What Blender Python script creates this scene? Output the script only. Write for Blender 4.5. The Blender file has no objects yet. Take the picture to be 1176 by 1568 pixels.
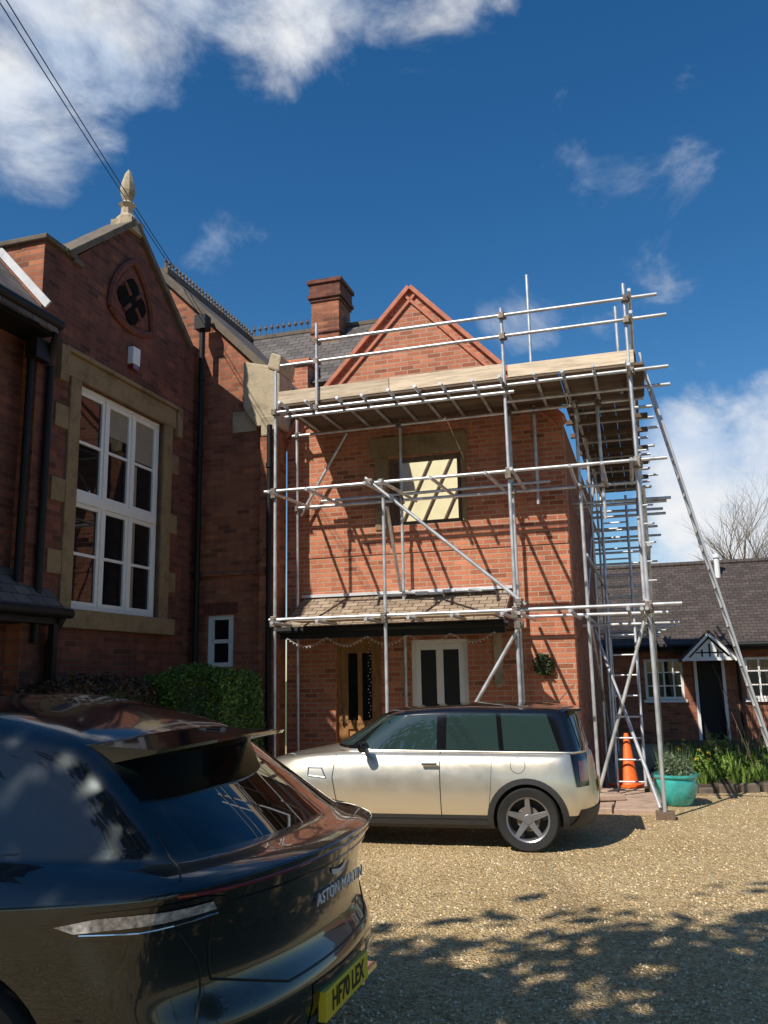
import bpy, bmesh, math, random
from mathutils import Vector, Matrix
from mathutils.bvhtree import BVHTree
from mathutils.geometry import tessellate_polygon
random.seed(7)
R=math.radians
scene=bpy.context.scene
scene.view_settings.view_transform='Standard'; scene.view_settings.look='None'; scene.view_settings.exposure=0
COL=bpy.context.collection
U=Vector((.956,-.292,0)); V=Vector((.292,.956,0)); OO=Vector((-1.71,12.25,0))
HM=Matrix.Translation(OO)@Matrix.Rotation(math.atan2(-.292,.956),4,'Z')

# ---------------------------------------------------------------- materials
class NT:
    def __init__(s,name):
        s.m=bpy.data.materials.new(name); s.m.use_nodes=True; s.t=s.m.node_tree
        s.b=s.t.nodes['Principled BSDF']; s.out=s.t.nodes['Material Output']
    def n(s,typ,**k):
        nd=s.t.nodes.new(typ)
        for a,b in k.items():
            if a.startswith('_'): setattr(nd,a[1:],b)
            else: nd.inputs[a.replace('__',' ')].default_value=b
        return nd
    def l(s,a,b): s.t.links.new(a,b)
    def mix(s,fac,a,b,bt='MIX'):
        nd=s.t.nodes.new('ShaderNodeMix'); nd.data_type='RGBA'; nd.blend_type=bt
        for i,x in ((0,fac),(6,a),(7,b)):
            if hasattr(x,'is_output'): s.l(x,nd.inputs[i])
            else: nd.inputs[i].default_value=x if i==0 else (*x,1)
        return nd.outputs[2]
    def ramp(s,fac,stops):
        nd=s.t.nodes.new('ShaderNodeValToRGB'); cr=nd.color_ramp
        while len(cr.elements)<len(stops): cr.elements.new(.5)
        for e,(p,c) in zip(cr.elements,stops):
            e.position=p; e.color=(*c,1) if isinstance(c,tuple) else (c,c,c,1)
        s.l(fac,nd.inputs[0]); return nd.outputs[0]
    def noise(s,vec,scale,detail=4,rough=.55):
        nd=s.n('ShaderNodeTexNoise',Scale=scale,Detail=detail,Roughness=rough)
        if vec is not None: s.l(vec,nd.inputs['Vector'])
        return nd.outputs[0]
    def bump(s,h,strength=.3,dist=.01):
        nd=s.n('ShaderNodeBump',Strength=strength,Distance=dist); s.l(h,nd.inputs['Height']); s.l(nd.outputs[0],s.b.inputs['Normal'])
def simple(name,col,rough=.5,metal=0,coat=0,var=.12,scale=6,spec=.5,bump=0):
    t=NT(name); tc=t.n('ShaderNodeTexCoord')
    nz=t.noise(tc.outputs['Object'],scale,5)
    d=tuple(c*(1-var) for c in col); l=tuple(min(1,c*(1+var)) for c in col)
    t.l(t.ramp(nz,[(.3,d),(.7,l)]),t.b.inputs['Base Color'])
    t.b.inputs['Roughness'].default_value=rough; t.b.inputs['Metallic'].default_value=metal
    t.b.inputs['Coat Weight'].default_value=coat; t.b.inputs['Coat Roughness'].default_value=.03
    t.b.inputs['Specular IOR Level'].default_value=spec
    if bump: t.bump(t.noise(tc.outputs['Object'],scale*6,3),bump,.01)
    return t.m
def brickmat(name,c1,c2,mortar,dirt=.5,msize=.007):
    t=NT(name); tc=t.n('ShaderNodeTexCoord'); uv=tc.outputs['UV']
    br=t.n('ShaderNodeTexBrick',Scale=1.0,**{'Mortar__Size':msize,'Mortar__Smooth':.2,'Brick__Width':.225,'Row__Height':.075,'Bias':0.0})
    t.l(uv,br.inputs['Vector']); br.offset=.5
    br.inputs['Color1'].default_value=(0,0,0,1); br.inputs['Color2'].default_value=(1,1,1,1); br.inputs['Mortar'].default_value=(.5,.5,.5,1)
    mid=tuple((a+b)/2 for a,b in zip(c1,c2)); burnt=tuple(c*.40 for c in c1)
    base=t.ramp(br.outputs['Color'],[(0,burnt),(.14,c1),(.55,mid),(.9,c2),(1,tuple(min(1,c*1.25) for c in c2))])
    nz=t.noise(uv,1.3,6,.65); fine=t.noise(uv,45,3)
    base=t.mix(.35,base,t.ramp(fine,[(.3,tuple(c*.5 for c in mid)),(.7,tuple(min(1,c*1.5) for c in mid))]))
    base=t.mix(br.outputs['Fac'],base,mortar)
    base=t.mix(dirt,base,t.ramp(nz,[(.3,.45),(.5,.85),(.72,1.0)]),'MULTIPLY')
    streak=t.n('ShaderNodeMapping'); streak.inputs['Scale'].default_value=(3.5,.35,1); t.l(uv,streak.inputs['Vector'])
    sn=t.noise(streak.outputs[0],1.6,5,.6)
    base=t.mix(dirt*.6,base,t.ramp(sn,[(.35,.5),(.55,1.0)]),'MULTIPLY')
    t.l(base,t.b.inputs['Base Color']); t.b.inputs['Roughness'].default_value=.9
    m=t.n('ShaderNodeMath',_operation='MULTIPLY_ADD'); t.l(br.outputs['Fac'],m.inputs[0]); m.inputs[1].default_value=-1; t.l(fine,m.inputs[2])
    t.bump(m.outputs[0],.6,.006)
    return t.m
def slatemat(name,c1,c2,w=.25,h=.16):
    t=NT(name); tc=t.n('ShaderNodeTexCoord'); uv=tc.outputs['UV']
    br=t.n('ShaderNodeTexBrick',Scale=1.0,**{'Mortar__Size':.006,'Mortar__Smooth':.1,'Brick__Width':w,'Row__Height':h})
    t.l(uv,br.inputs['Vector']); br.inputs['Color1'].default_value=(*c1,1); br.inputs['Color2'].default_value=(*c2,1); br.inputs['Mortar'].default_value=(.015,.013,.012,1)
    nz=t.noise(uv,2.5,6,.7)
    t.l(t.mix(.7,br.outputs['Color'],t.ramp(nz,[(.3,.5),(.7,1.0)]),'MULTIPLY'),t.b.inputs['Base Color'])
    t.b.inputs['Roughness'].default_value=.75
    m=t.n('ShaderNodeMath',_operation='MULTIPLY'); t.l(br.outputs['Fac'],m.inputs[0]); m.inputs[1].default_value=-1
    t.bump(m.outputs[0],.8,.02); return t.m
def stonemat(name,c,sc=3):
    t=NT(name); tc=t.n('ShaderNodeTexCoord'); o=tc.outputs['Object']
    a=t.noise(o,sc,6,.7); b=t.noise(o,sc*14,4)
    base=t.ramp(a,[(.25,tuple(x*.4 for x in c)),(.5,c),(.8,tuple(min(1,x*1.2) for x in c))])
    t.l(t.mix(.4,base,t.ramp(b,[(.35,.55),(.65,1.0)]),'MULTIPLY'),t.b.inputs['Base Color'])
    t.b.inputs['Roughness'].default_value=.9; t.bump(b,.5,.01); return t.m
def woodmat(name,c,stretch=(1,12,12)):
    t=NT(name); tc=t.n('ShaderNodeTexCoord'); mp=t.n('ShaderNodeMapping'); mp.inputs['Scale'].default_value=stretch
    t.l(tc.outputs['Object'],mp.inputs['Vector']); a=t.noise(mp.outputs[0],2.2,6,.7)
    g=t.n('ShaderNodeNewGeometry')
    base=t.ramp(a,[(.3,tuple(x*.55 for x in c)),(.55,c),(.8,tuple(min(1,x*1.2) for x in c))])
    t.l(t.mix(1.0,base,t.ramp(g.outputs['Random Per Island'],[(0,.6),(1,1.0)]),'MULTIPLY'),t.b.inputs['Base Color'])
    t.b.inputs['Roughness'].default_value=.75; t.bump(a,.3,.004); return t.m
M={}
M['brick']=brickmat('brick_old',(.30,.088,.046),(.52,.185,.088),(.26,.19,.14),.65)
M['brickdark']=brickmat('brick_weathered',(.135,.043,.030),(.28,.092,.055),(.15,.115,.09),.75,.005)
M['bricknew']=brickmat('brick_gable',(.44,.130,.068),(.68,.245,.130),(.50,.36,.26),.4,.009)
M['terra']=simple('terracotta',(.54,.19,.11),.8,var=.2,scale=9,bump=.3)
M['terradark']=simple('terracotta_old',(.17,.055,.036),.85,var=.3,scale=9,bump=.3)
M['stone']=stonemat('sandstone',(.52,.42,.28))
M['stonewin']=stonemat('sandstone_aged',(.31,.22,.12))
M['stonedark']=stonemat('stone_weathered',(.17,.135,.10),5)
M['slate']=slatemat('roof_slate',(.11,.095,.09),(.19,.165,.15))
M['tile']=slatemat('canopy_tile',(.30,.21,.14),(.50,.39,.28),.2,.12)
M['tilebrown']=slatemat('cottage_tile',(.062,.046,.038),(.11,.082,.07),.18,.12)
M['white']=simple('white_paint',(.84,.84,.82),.4,var=.04)
M['black']=simple('black_paint',(.012,.012,.013),.5,spec=.3)
M['matt']=simple('recess_black',(.012,.010,.009),.95,spec=.1)  # flat black that paints the shade inside the quatrefoil opening
M['lead']=simple('lead_flashing',(.62,.63,.66),.6,var=.15)
M['oak']=woodmat('oak_door',(.46,.22,.075),(10,10,1.5))
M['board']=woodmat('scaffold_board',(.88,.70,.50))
M['boardv']=woodmat('scaffold_board_side',(.19,.13,.085),(12,1,12))  # return boards: underside shade is put into this dark wood colour
M['boardh']=woodmat('scaffold_board_deck',(.19,.13,.085),(1,12,12))  # front deck boards: colour darkened to carry the shade underneath
M['insul']=simple('insulation_board',(.88,.80,.50),.7,var=.07)
M['tube']=simple('galvanised_tube',(.60,.61,.63),.42,.5,var=.3,scale=5)
M['coupler']=simple('coupler_steel',(.24,.20,.17),.55,.6,var=.4,scale=30)
M['alu']=simple('aluminium',(.66,.66,.67),.38,.7,var=.1)
M['badge']=simple('badge_silver',(.85,.85,.87),.4,.1,var=.03)
M['rubber']=simple('tyre_rubber',(.018,.018,.018),.8,bump=.2)
M['plastic']=simple('black_plastic',(.032,.032,.034),.55,bump=.15,scale=20)
M['gloss']=simple('black_gloss',(.006,.006,.008),.12,0,.6,var=.02)
M['rim']=simple('alloy_rim',(.26,.26,.275),.35,.6)
M['chrome']=simple('chrome',(.75,.75,.76),.12,1,var=.03)
M['orange']=simple('cone_orange',(.95,.16,.02),.5,var=.10,scale=12)
M['potteal']=simple('glazed_teal',(.05,.40,.37),.22,0,.6,var=.25,scale=8)
M['soil']=simple('soil',(.075,.05,.032),.95,var=.4,scale=14,bump=.6)
M['bark']=stonemat('bark',(.17,.13,.09),4)
M['flag']=stonemat('flagstone',(.50,.35,.26),6)
M['yellow']=simple('plate_yellow',(.85,.62,.03),.35,var=.04)
M['ink']=simple('plate_ink',(.008,.008,.008),.5)
M['redlamp']=simple('lamp_red',(.20,.010,.010),.12,0,1)
M['clearlamp']=simple('lamp_clear',(.45,.45,.47),.12,.3,1,var=.7,scale=45)
M['curtain']=simple('blind_fabric',(.28,.25,.20),.9,var=.1)
def glassmat(name,c,rough=.02,spec=.5,coat=.0,wob=.08):
    t=NT(name); t.b.inputs['Base Color'].default_value=(*c,1); t.b.inputs['Roughness'].default_value=rough
    t.b.inputs['Specular IOR Level'].default_value=spec; t.b.inputs['Coat Weight'].default_value=coat; t.b.inputs['Coat Roughness'].default_value=.02
    tc=t.n('ShaderNodeTexCoord'); nz=t.noise(tc.outputs['Object'],1.5,1); t.bump(nz,wob,.02); return t.m
M['glass']=glassmat('window_glass',(.010,.012,.014))
M['carglass']=glassmat('car_glass',(.024,.045,.043),.02,.9,.9)
M['suvglass']=glassmat('privacy_glass',(.003,.004,.005),.02,.6,.3,.03)
def paint(name,c,metal,rough,coat=1):
    t=NT(name); tc=t.n('ShaderNodeTexCoord')
    v=t.n('ShaderNodeTexVoronoi',Scale=900.0); t.l(tc.outputs['Object'],v.inputs['Vector'])
    t.l(t.mix(.25,c,v.outputs['Color'],'OVERLAY'),t.b.inputs['Base Color'])
    dirt=t.noise(tc.outputs['Object'],5,6,.7)
    t.l(t.ramp(dirt,[(.3,rough),(.75,min(1,rough+.12))]),t.b.inputs['Roughness'])
    t.b.inputs['Metallic'].default_value=metal; t.b.inputs['Coat Weight'].default_value=coat; t.b.inputs['Coat Roughness'].default_value=.02
    return t.m
M['champagne']=paint('champagne_paint',(.82,.76,.64),.82,.30)
M['grey']=paint('dark_grey_paint',(.011,.017,.019),.6,.24)
def leafmat(name,dark,light):
    t=NT(name); g=t.n('ShaderNodeNewGeometry'); tc=t.n('ShaderNodeTexCoord')
    c=t.ramp(g.outputs['Random Per Island'],[(0,dark),(1,light)])
    t.l(t.mix(.6,c,t.ramp(t.noise(tc.outputs['Object'],2,3),[(.35,.5),(.65,1.0)]),'MULTIPLY'),t.b.inputs['Base Color'])
    t.b.inputs['Roughness'].default_value=.6; return t.m
M['leaf']=leafmat('leaf_green',(.04,.085,.012),(.16,.28,.035))
M['leafbright']=leafmat('leaf_spring',(.09,.17,.02),(.28,.42,.07))
M['leafbrown']=leafmat('leaf_brown',(.05,.03,.016),(.13,.075,.04))
M['leafdark']=leafmat('leaf_dark',(.02,.035,.012),(.06,.085,.025))
M['leafsilver']=leafmat('leaf_silver',(.09,.13,.07),(.20,.26,.14))
M['daff']=leafmat('daffodil',(.75,.5,.03),(.85,.65,.08))
t=NT('gravel'); tc=t.n('ShaderNodeTexCoord'); o=tc.outputs['Object']
v=t.n('ShaderNodeTexVoronoi',Scale=62.0); t.l(o,v.inputs['Vector'])
v2=t.n('ShaderNodeTexVoronoi',Scale=26.0); t.l(o,v2.inputs['Vector'])
sep=t.n('ShaderNodeSeparateColor'); t.l(v.outputs['Color'],sep.inputs[0])
sep2=t.n('ShaderNodeSeparateColor'); t.l(v2.outputs['Color'],sep2.inputs[0])
st=t.ramp(sep.outputs[0],[(0,(.22,.14,.065)),(.3,(.54,.375,.18)),(.7,(.74,.55,.295)),(1,(.90,.78,.55))])
st2=t.ramp(sep2.outputs[1],[(0,(.38,.25,.12)),(.8,(.66,.485,.25)),(1,(.80,.68,.48))])
c=t.mix(.35,st,st2)
big=t.noise(o,.55,7,.7)
c=t.mix(.75,c,t.ramp(big,[(.3,(.55,.48,.36)),(.48,(.9,.86,.76)),(.7,(1,1,1))]),'MULTIPLY')
moss=t.noise(o,1.1,6,.75)
c=t.mix(t.ramp(moss,[(.62,0.0),(.74,.4)]),c,(.18,.18,.055))
t.l(c,t.b.inputs['Base Color']); t.b.inputs['Roughness'].default_value=.95
mm=t.n('ShaderNodeMath',_operation='MULTIPLY_ADD'); t.l(v.outputs['Distance'],mm.inputs[0]); mm.inputs[1].default_value=-1.0; t.l(v2.outputs['Distance'],mm.inputs[2])
t.bump(mm.outputs[0],1.0,.022); M['gravel']=t.m
t=NT('grass_field'); tc=t.n('ShaderNodeTexCoord')
t.l(t.ramp(t.noise(tc.outputs['Object'],.3,8,.7),[(.3,(.045,.08,.02)),(.7,(.10,.14,.035))]),t.b.inputs['Base Color']); t.b.inputs['Roughness'].default_value=.95; M['grass']=t.m

# ---------------------------------------------------------------- mesh builder
def empty(name,mat=None,parent=None):
    e=bpy.data.objects.new(name,None); COL.objects.link(e)
    if mat is not None: e.matrix_world=mat
    if parent: e.parent=parent
    return e
def autouv(me):
    uv=me.uv_layers.new(name='UVMap') if not me.uv_layers else me.uv_layers[0]
    for p in me.polygons:
        n=p.normal
        if abs(n.z)>.98: a=Vector((1,0,0)); b=Vector((0,1,0))
        else:
            a=Vector((0,0,1)).cross(n).normalized(); b=n.cross(a).normalized()
        for li in p.loop_indices:
            co=me.vertices[me.loops[li].vertex_index].co
            uv.data[li].uv=(co.dot(a),co.dot(b))
class MB:
    def __init__(s): s.v=[]; s.f=[]
    def add(s,vs,fs):
        b=len(s.v); s.v+= [tuple(x) for x in vs]; s.f+=[tuple(b+i for i in f) for f in fs]
    def box(s,x0,x1,y0,y1,z0,z1,rot=None,piv=None):
        vs=[Vector((x,y,z)) for x in (x0,x1) for y in (y0,y1) for z in (z0,z1)]
        if rot: 
            pv=Vector(piv); vs=[rot@(q-pv)+pv for q in vs]
        s.add(vs,[(0,1,3,2),(4,6,7,5),(0,4,5,1),(2,3,7,6),(0,2,6,4),(1,5,7,3)])
    def tube(s,p,q,r=.0242,n=10,r2=None):
        p=Vector(p);q=Vector(q); r2=r if r2 is None else r2
        d=(q-p).normalized(); a=d.orthogonal().normalized(); b=d.cross(a)
        vs=[]
        for c,rr in ((p,r),(q,r2)):
            for i in range(n):
                t=2*math.pi*i/n; vs.append(c+a*math.cos(t)*rr+b*math.sin(t)*rr)
        fs=[(i,(i+1)%n,n+(i+1)%n,n+i) for i in range(n)]
        fs+= [tuple(range(n-1,-1,-1)),tuple(range(n,2*n))]
        s.add(vs,fs)
    def bar(s,p,q,w,h,up=(0,0,1)):
        p=Vector(p);q=Vector(q); d=(q-p).normalized(); a=d.cross(Vector(up)).normalized()*w/2; b=a.cross(d).normalized()*h/2
        vs=[c+i*a+j*b for c in (p,q) for i,j in ((-1,-1),(1,-1),(1,1),(-1,1))]
        s.add(vs,[(3,2,1,0),(4,5,6,7),(0,1,5,4),(1,2,6,5),(2,3,7,6),(3,0,4,7)])
    def path(s,pts,r,n=6):
        for a,b in zip(pts,pts[1:]): s.tube(a,b,r,n)
    def lathe(s,prof,axis='z',n=24,c=(0,0,0)):
        vs=[];c=Vector(c)
        for i in range(n):
            t=2*math.pi*i/n
            for r,h in prof:
                if axis=='z': vs.append(c+Vector((r*math.cos(t),r*math.sin(t),h)))
                else: vs.append(c+Vector((r*math.cos(t),h,r*math.sin(t))))
        m=len(prof); fs=[]
        for i in range(n):
            j=(i+1)%n
            for k in range(m-1): fs.append((i*m+k,j*m+k,j*m+k+1,i*m+k+1))
        s.add(vs,fs)
    def slab(s,outline,holes,fn,th):
        loops=[outline]+holes; pts=[p for l in loops for p in l]
        tris=tessellate_polygon([[Vector((p[0],p[1],0)) for p in l] for l in loops])
        n=len(pts)
        vs=[fn(p[0],p[1],0) for p in pts]+[fn(p[0],p[1],th) for p in pts]
        fs=[tuple(t) for t in tris]+[tuple(n+i for i in reversed(t)) for t in tris]
        b=0
        for l in loops:
            k=len(l)
            for i in range(k): fs.append((b+i,b+(i+1)%k,n+b+(i+1)%k,n+b+i))
            b+=k
        s.add(vs,fs)
    def done(s,name,parent,mat,smooth=False,bevel=0,world=None):
        me=bpy.data.meshes.new(name); me.from_pydata(s.v,[],s.f); me.validate()
        bm=bmesh.new(); bm.from_mesh(me); bmesh.ops.recalc_face_normals(bm,faces=bm.faces); bm.to_mesh(me); bm.free()
        autouv(me)
        if smooth:
            for p in me.polygons: p.use_smooth=True
            try: me.set_sharp_from_angle(angle=R(40))
            except Exception: pass
        ob=bpy.data.objects.new(name,me); COL.objects.link(ob); me.materials.append(M[mat] if isinstance(mat,str) else mat)
        if parent: ob.parent=parent
        if world is not None: ob.matrix_world=world
        if bevel:
            m=ob.modifiers.new('b','BEVEL'); m.width=bevel; m.segments=2; m.limit_method='ANGLE'
        return ob
def rect(a0,a1,z0,z1): return [(a0,z0),(a1,z0),(a1,z1),(a0,z1)]

# ================================================================= BRICK HOUSE
H=empty('brick_house',HM)
SE=-1.685
fac=lambda d0:(lambda a,z,t:(a,d0+t,z))
epl=lambda s0:(lambda a,z,t:(s0-t,a,z))
b=MB(); b.slab([(-.3,0),(4.2,0),(4.2,5.56),(1.88,8.0),(-.3,5.7)],[rect(1.45,2.62,4.06,5.15),rect(.52,1.27,.02,2.33),rect(1.73,2.62,.02,2.28)],fac(1.4),.3)
b.done('front_wall',H,'bricknew')
b=MB(); b.box(3.9,4.2,1.702,8.5,0,5.5); b.box(-.3,0,1.702,8.5,0,5.5); b.box(.002,3.898,8.2,8.5,0,5.5); b.done('side_walls',H,'brick')
def slope(bm,p0,p1,o0,o1,d0,d1,kind='fac',s0=0):
    p0=Vector(p0);p1=Vector(p1); dr=(p1-p0).normalized(); n=Vector((-dr.y,dr.x))
    if n.y<0: n=-n
    pts=[p0+n*o0,p1+n*o0,p1+n*o1,p0+n*o1]
    f=fac(d0) if kind=='fac' else epl(s0)
    bm.slab([(q.x,q.y) for q in pts],[],f,d1-d0 if kind=='fac' else d1)
b=MB()
for e in ((-.42,5.56),(4.22,5.52)):
    ap=(1.88,8.0)
    slope(b,e,ap,-.02,.05,1.32,1.72)
    slope(b,e,ap,-.17,-.12,1.36,1.42)
b.done('gable_verge',H,'terra',bevel=.006)
b=MB(); b.box(.03,4.21,1.385,1.42,3.62,3.70); b.box(-.28,4.21,1.385,1.42,5.70,5.775); b.done('string_course',H,'bricknew')
b=MB(); b.box(1.15,2.74,1.365,1.5,5.17,5.50); b.box(1.22,1.447,1.372,1.5,4.0,5.168); b.box(2.623,2.70,1.372,1.5,4.06,5.168)
b.done('upper_window_stone',H,'stonewin',bevel=.01)
b=MB(); b.box(1.452,1.52,1.45,1.52,4.062,5.148); b.box(2.55,2.618,1.45,1.52,4.062,5.148); b.box(1.52,2.55,1.45,1.52,5.08,5.148); b.box(1.52,2.55,1.45,1.52,4.062,4.12)
b.box(1.52,1.60,1.47,1.50,4.12,5.08)
b.done('upper_window_frame',H,'boardv')
b=MB(); b.box(.02,3.88,4.6,4.65,3.2,6.4); b.done('insulation_boards',H,'insul')
b=MB()
for i in range(6):
    s=.1+i*.42; b.bar((s,4.57,3.3),(s+1.4,4.57,6.2),.03,.022,(0,1,0))
b.done('roof_battens',H,'boardh')
b=MB(); b.box(.002,3.898,1.71,8.19,3.0,3.2); b.done('upper_floor',H,'boardv')
b=MB()
for s0,s1,z0,z1 in ((.525,.59,.03,2.325),(1.20,1.265,.03,2.325),(.59,1.20,2.24,2.325),(.59,.70,.05,2.24),(1.09,1.20,.05,2.24),(.70,1.09,2.1,2.24),(.70,1.09,.95,1.08),(.70,1.09,.05,.25),(.86,.93,1.08,2.1),(.86,.93,.25,.95)):
    b.box(s0,s1,1.47,1.53,z0,z1)
b.box(.70,1.09,1.50,1.515,.25,.95)
b.done('oak_front_door',H,'oak',bevel=.005)
b=MB(); b.box(.70,.86,1.495,1.505,1.08,2.1); b.box(.93,1.09,1.495,1.505,1.08,2.1); b.done('door_glass',H,'glass')
b=MB(); b.box(.615,.64,1.44,1.469,1.0,1.25); b.box(.60,.66,1.40,1.43,1.08,1.10); b.done('door_handle',H,'chrome')
b=MB()
for s0,s1,z0,z1 in ((1.735,1.80,.03,2.275),(2.55,2.615,.03,2.275),(1.80,2.55,2.21,2.275),(1.80,1.88,.05,2.21),(2.47,2.55,.05,2.21),(2.12,2.23,.05,2.21),(1.88,2.12,2.12,2.21),(2.23,2.47,2.12,2.21),(1.88,2.12,.05,.30),(2.23,2.47,.05,.30),(1.88,2.12,1.05,1.30),(2.23,2.47,1.05,1.30)):
    b.box(s0,s1,1.46,1.52,z0,z1)
b.done('french_door_frame',H,'white',bevel=.006)
b=MB(); b.box(1.88,2.12,1.472,1.478,.3,2.12); b.box(2.23,2.47,1.472,1.478,.3,2.12); b.done('french_door_glass',H,'black')
b=MB(); b.box(3.02,3.14,1.37,1.42,1.6,2.42); b.box(3.05,3.11,1.33,1.37,1.55,1.6); b.done('facade_fixture',H,'stone')
b=MB(); b.slab([(.52,2.50),(1.40,2.98),(1.40,2.90),(.52,2.42)],[],lambda a,z,t:(.0+t,a,z),3.32); b.done('porch_roof',H,'tile')
b=MB(); b.box(-.02,3.34,.50,.58,2.30,2.415); b.box(-.02,3.34,.58,1.38,2.36,2.40); b.tube((-.05,.46,2.43),(3.4,.46,2.43),.05); b.done('porch_fascia',H,'black')
b=MB(); b.box(-.02,3.34,1.34,1.398,2.985,3.03)
rl=random.Random(4)
for i in range(9): s=1.3+i*.2; b.box(s,s+.19,1.2,1.39,2.93+rl.uniform(0,.03),2.96+rl.uniform(0,.05),Matrix.Rotation(rl.uniform(-.2,.2),3,'Z'),(s,1.3,2.9))
b.done('porch_flashing',H,'lead')
b=MB()
for i in range(60):
    f=i/59; s=.1+3.1*f; z=2.30-.13*abs(math.sin(f*math.pi*5)); b.lathe([(0,-.011),(.011,0),(0,.011)],'z',5,(s,.49,z))
b.path([(.1+3.1*i/59,.49,2.32-.13*abs(math.sin(i/59*math.pi*5))) for i in range(60)],.003,4)
for i in range(26):
    b.lathe([(0,-.010),(.010,0),(0,.010)],'z',5,(1.10+.02*math.sin(i*1.7),1.33,2.25-i*.05))
b.done('fairy_lights',H,'white')
def leafquads(pts,size,seed=1):
    rnd=random.Random(seed); vs=[];fs=[]
    for p in pts:
        a=Vector((rnd.gauss(0,1),rnd.gauss(0,1),rnd.gauss(0,1))).normalized(); c=a.orthogonal().normalized(); sz=size*rnd.uniform(.6,1.4)
        c=(Matrix.Rotation(rnd.uniform(0,6.28),3,a)@c); d=a.cross(c)
        k=len(vs); p=Vector(p)
        vs+= [p-c*sz,p+d*sz*.5,p+c*sz,p-d*sz*.5]; fs.append((k,k+1,k+2,k+3))
    return vs,fs
rw=random.Random(3); pts=[]
for i in range(620):
    t=rw.uniform(0,6.28); r=.105+rw.gauss(0,.03); pts.append((3.74+r*math.cos(t),1.34+rw.uniform(-.04,.03),1.86+r*math.sin(t)))
b=MB(); b.add(*leafquads(pts,.028)); b.done('door_wreath',H,'leafdark')

# ---- left hall gable end wall
b=MB(); b.slab([(-3.6,0),(-.3,0),(-.3,6.45),(-2.7,8.85),(-3.6,7.95)],[rect(-1.50,-1.04,1.93,2.74)],fac(1.0),.35); b.done('hall_gable_wall',H,'brick')
b=MB(); b.box(-.52,-.25,.80,.998,0,5.55); b.box(-1.66,-.52,.955,.998,3.36,3.42); b.box(-.53,-.24,.79,1.0,3.36,3.42);b.done('hall_buttress',H,'brick',bevel=.02)
b=MB(); slope(b,(-.42,6.62),(-2.72,8.92),-.02,.10,.9,1.5); b.done('hall_coping',H,'stonedark',bevel=.01)
b=MB(); b.slab([(-.86,6.1),(-.62,5.75),(-.24,5.75),(-.20,6.35),(-.20,6.62),(-.42,6.78),(-.86,6.9)],[],fac(.85),.55)
b.slab([(-.42,6.72),(-.2,6.62),(-.16,6.9),(-.34,6.98)],[],fac(.82),.6)
b.box(-.50,-.22,.78,.848,5.55,5.9)
b.done('kneeler_stone',H,'stone',bevel=.03)
b=MB(); b.box(-1.1,-.66,.97,.999,5.72,6.08); b.done('kneeler_quoin',H,'stone',bevel=.01)
b=MB(); b.slab([(-.18,6.5),(-2.7,9.05),(-2.7,8.95),(-.18,6.4)],[],fac(1.52),4.0)
b.slab([(-5.2,6.5),(-2.7,9.05),(-2.7,8.95),(-5.2,6.4)],[],fac(1.52),4.0)
b.slab([(3.0,7.2),(4.8,9.05),(6.6,7.2)],[],lambda a,z,t:(-2.7+t,a,z),3.0)
b.done('hall_roof',H,'slate')
b=MB()
b.box(-2.78,-2.62,1.3,4.9,8.98,9.1)
for i in range(30):
    d=1.35+i*.122
    b.box(-2.72,-2.68,d,d+.03,9.1,9.22); b.lathe([(0,9.2),(.035,9.25),(.02,9.29),(0,9.33)],'z',6,(-2.7,d+.015,0))
b.box(-2.7,.3,4.75,4.87,9.02,9.1)
for i in range(13):
    s=-2.6+i*.14; b.box(s,s+.02,4.8,4.82,9.1,9.22); b.lathe([(0,9.2),(.045,9.27),(.02,9.32),(0,9.40)],'z',6,(s+.01,4.81,0))
b.done('ridge_cresting',H,'stonedark')
b=MB(); b.box(-1.03,-.42,4.3,5.0,6.5,9.45); b.done('chimney_stack',H,'brick')
b=MB(); b.box(-1.06,-.39,4.27,5.03,9.45,9.52); b.box(-1.10,-.35,4.23,5.07,9.52,9.60); b.box(-1.07,-.38,4.26,5.04,9.60,9.84); b.box(-1.11,-.34,4.22,5.08,9.84,9.93); b.box(-1.06,-.39,4.27,5.03,8.75,8.8); b.done('chimney_cap',H,'brickdark',bevel=.01)
b=MB(); b.box(-1.15,-.55,2.9,3.4,6.0,7.55);b.box(-1.2,-.5,2.85,3.45,7.55,7.65); b.done('small_stack',H,'bricknew')
b=MB()
for a0,a1,z0,z1 in ((-1.50,-1.44,1.93,2.74),(-1.10,-1.04,1.93,2.74),(-1.44,-1.10,2.67,2.74),(-1.44,-1.10,1.93,2.0),(-1.44,-1.10,2.30,2.36),(-1.44,-1.40,2.0,2.67),(-1.14,-1.10,2.0,2.67)): b.box(a0,a1,1.03,1.09,z0,z1)
b.done('small_window_frame',H,'white',bevel=.004)
b=MB(); b.box(-1.44,-1.1,1.06,1.07,1.95,2.7); b.done('small_window_glass',H,'glass')
b=MB()
for i in range(8): 
    a=-1.55+i*.073; b.box(a,a+.062,.985,1.0,2.76,2.94)
b.done('small_window_arch',H,'terradark')
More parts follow.
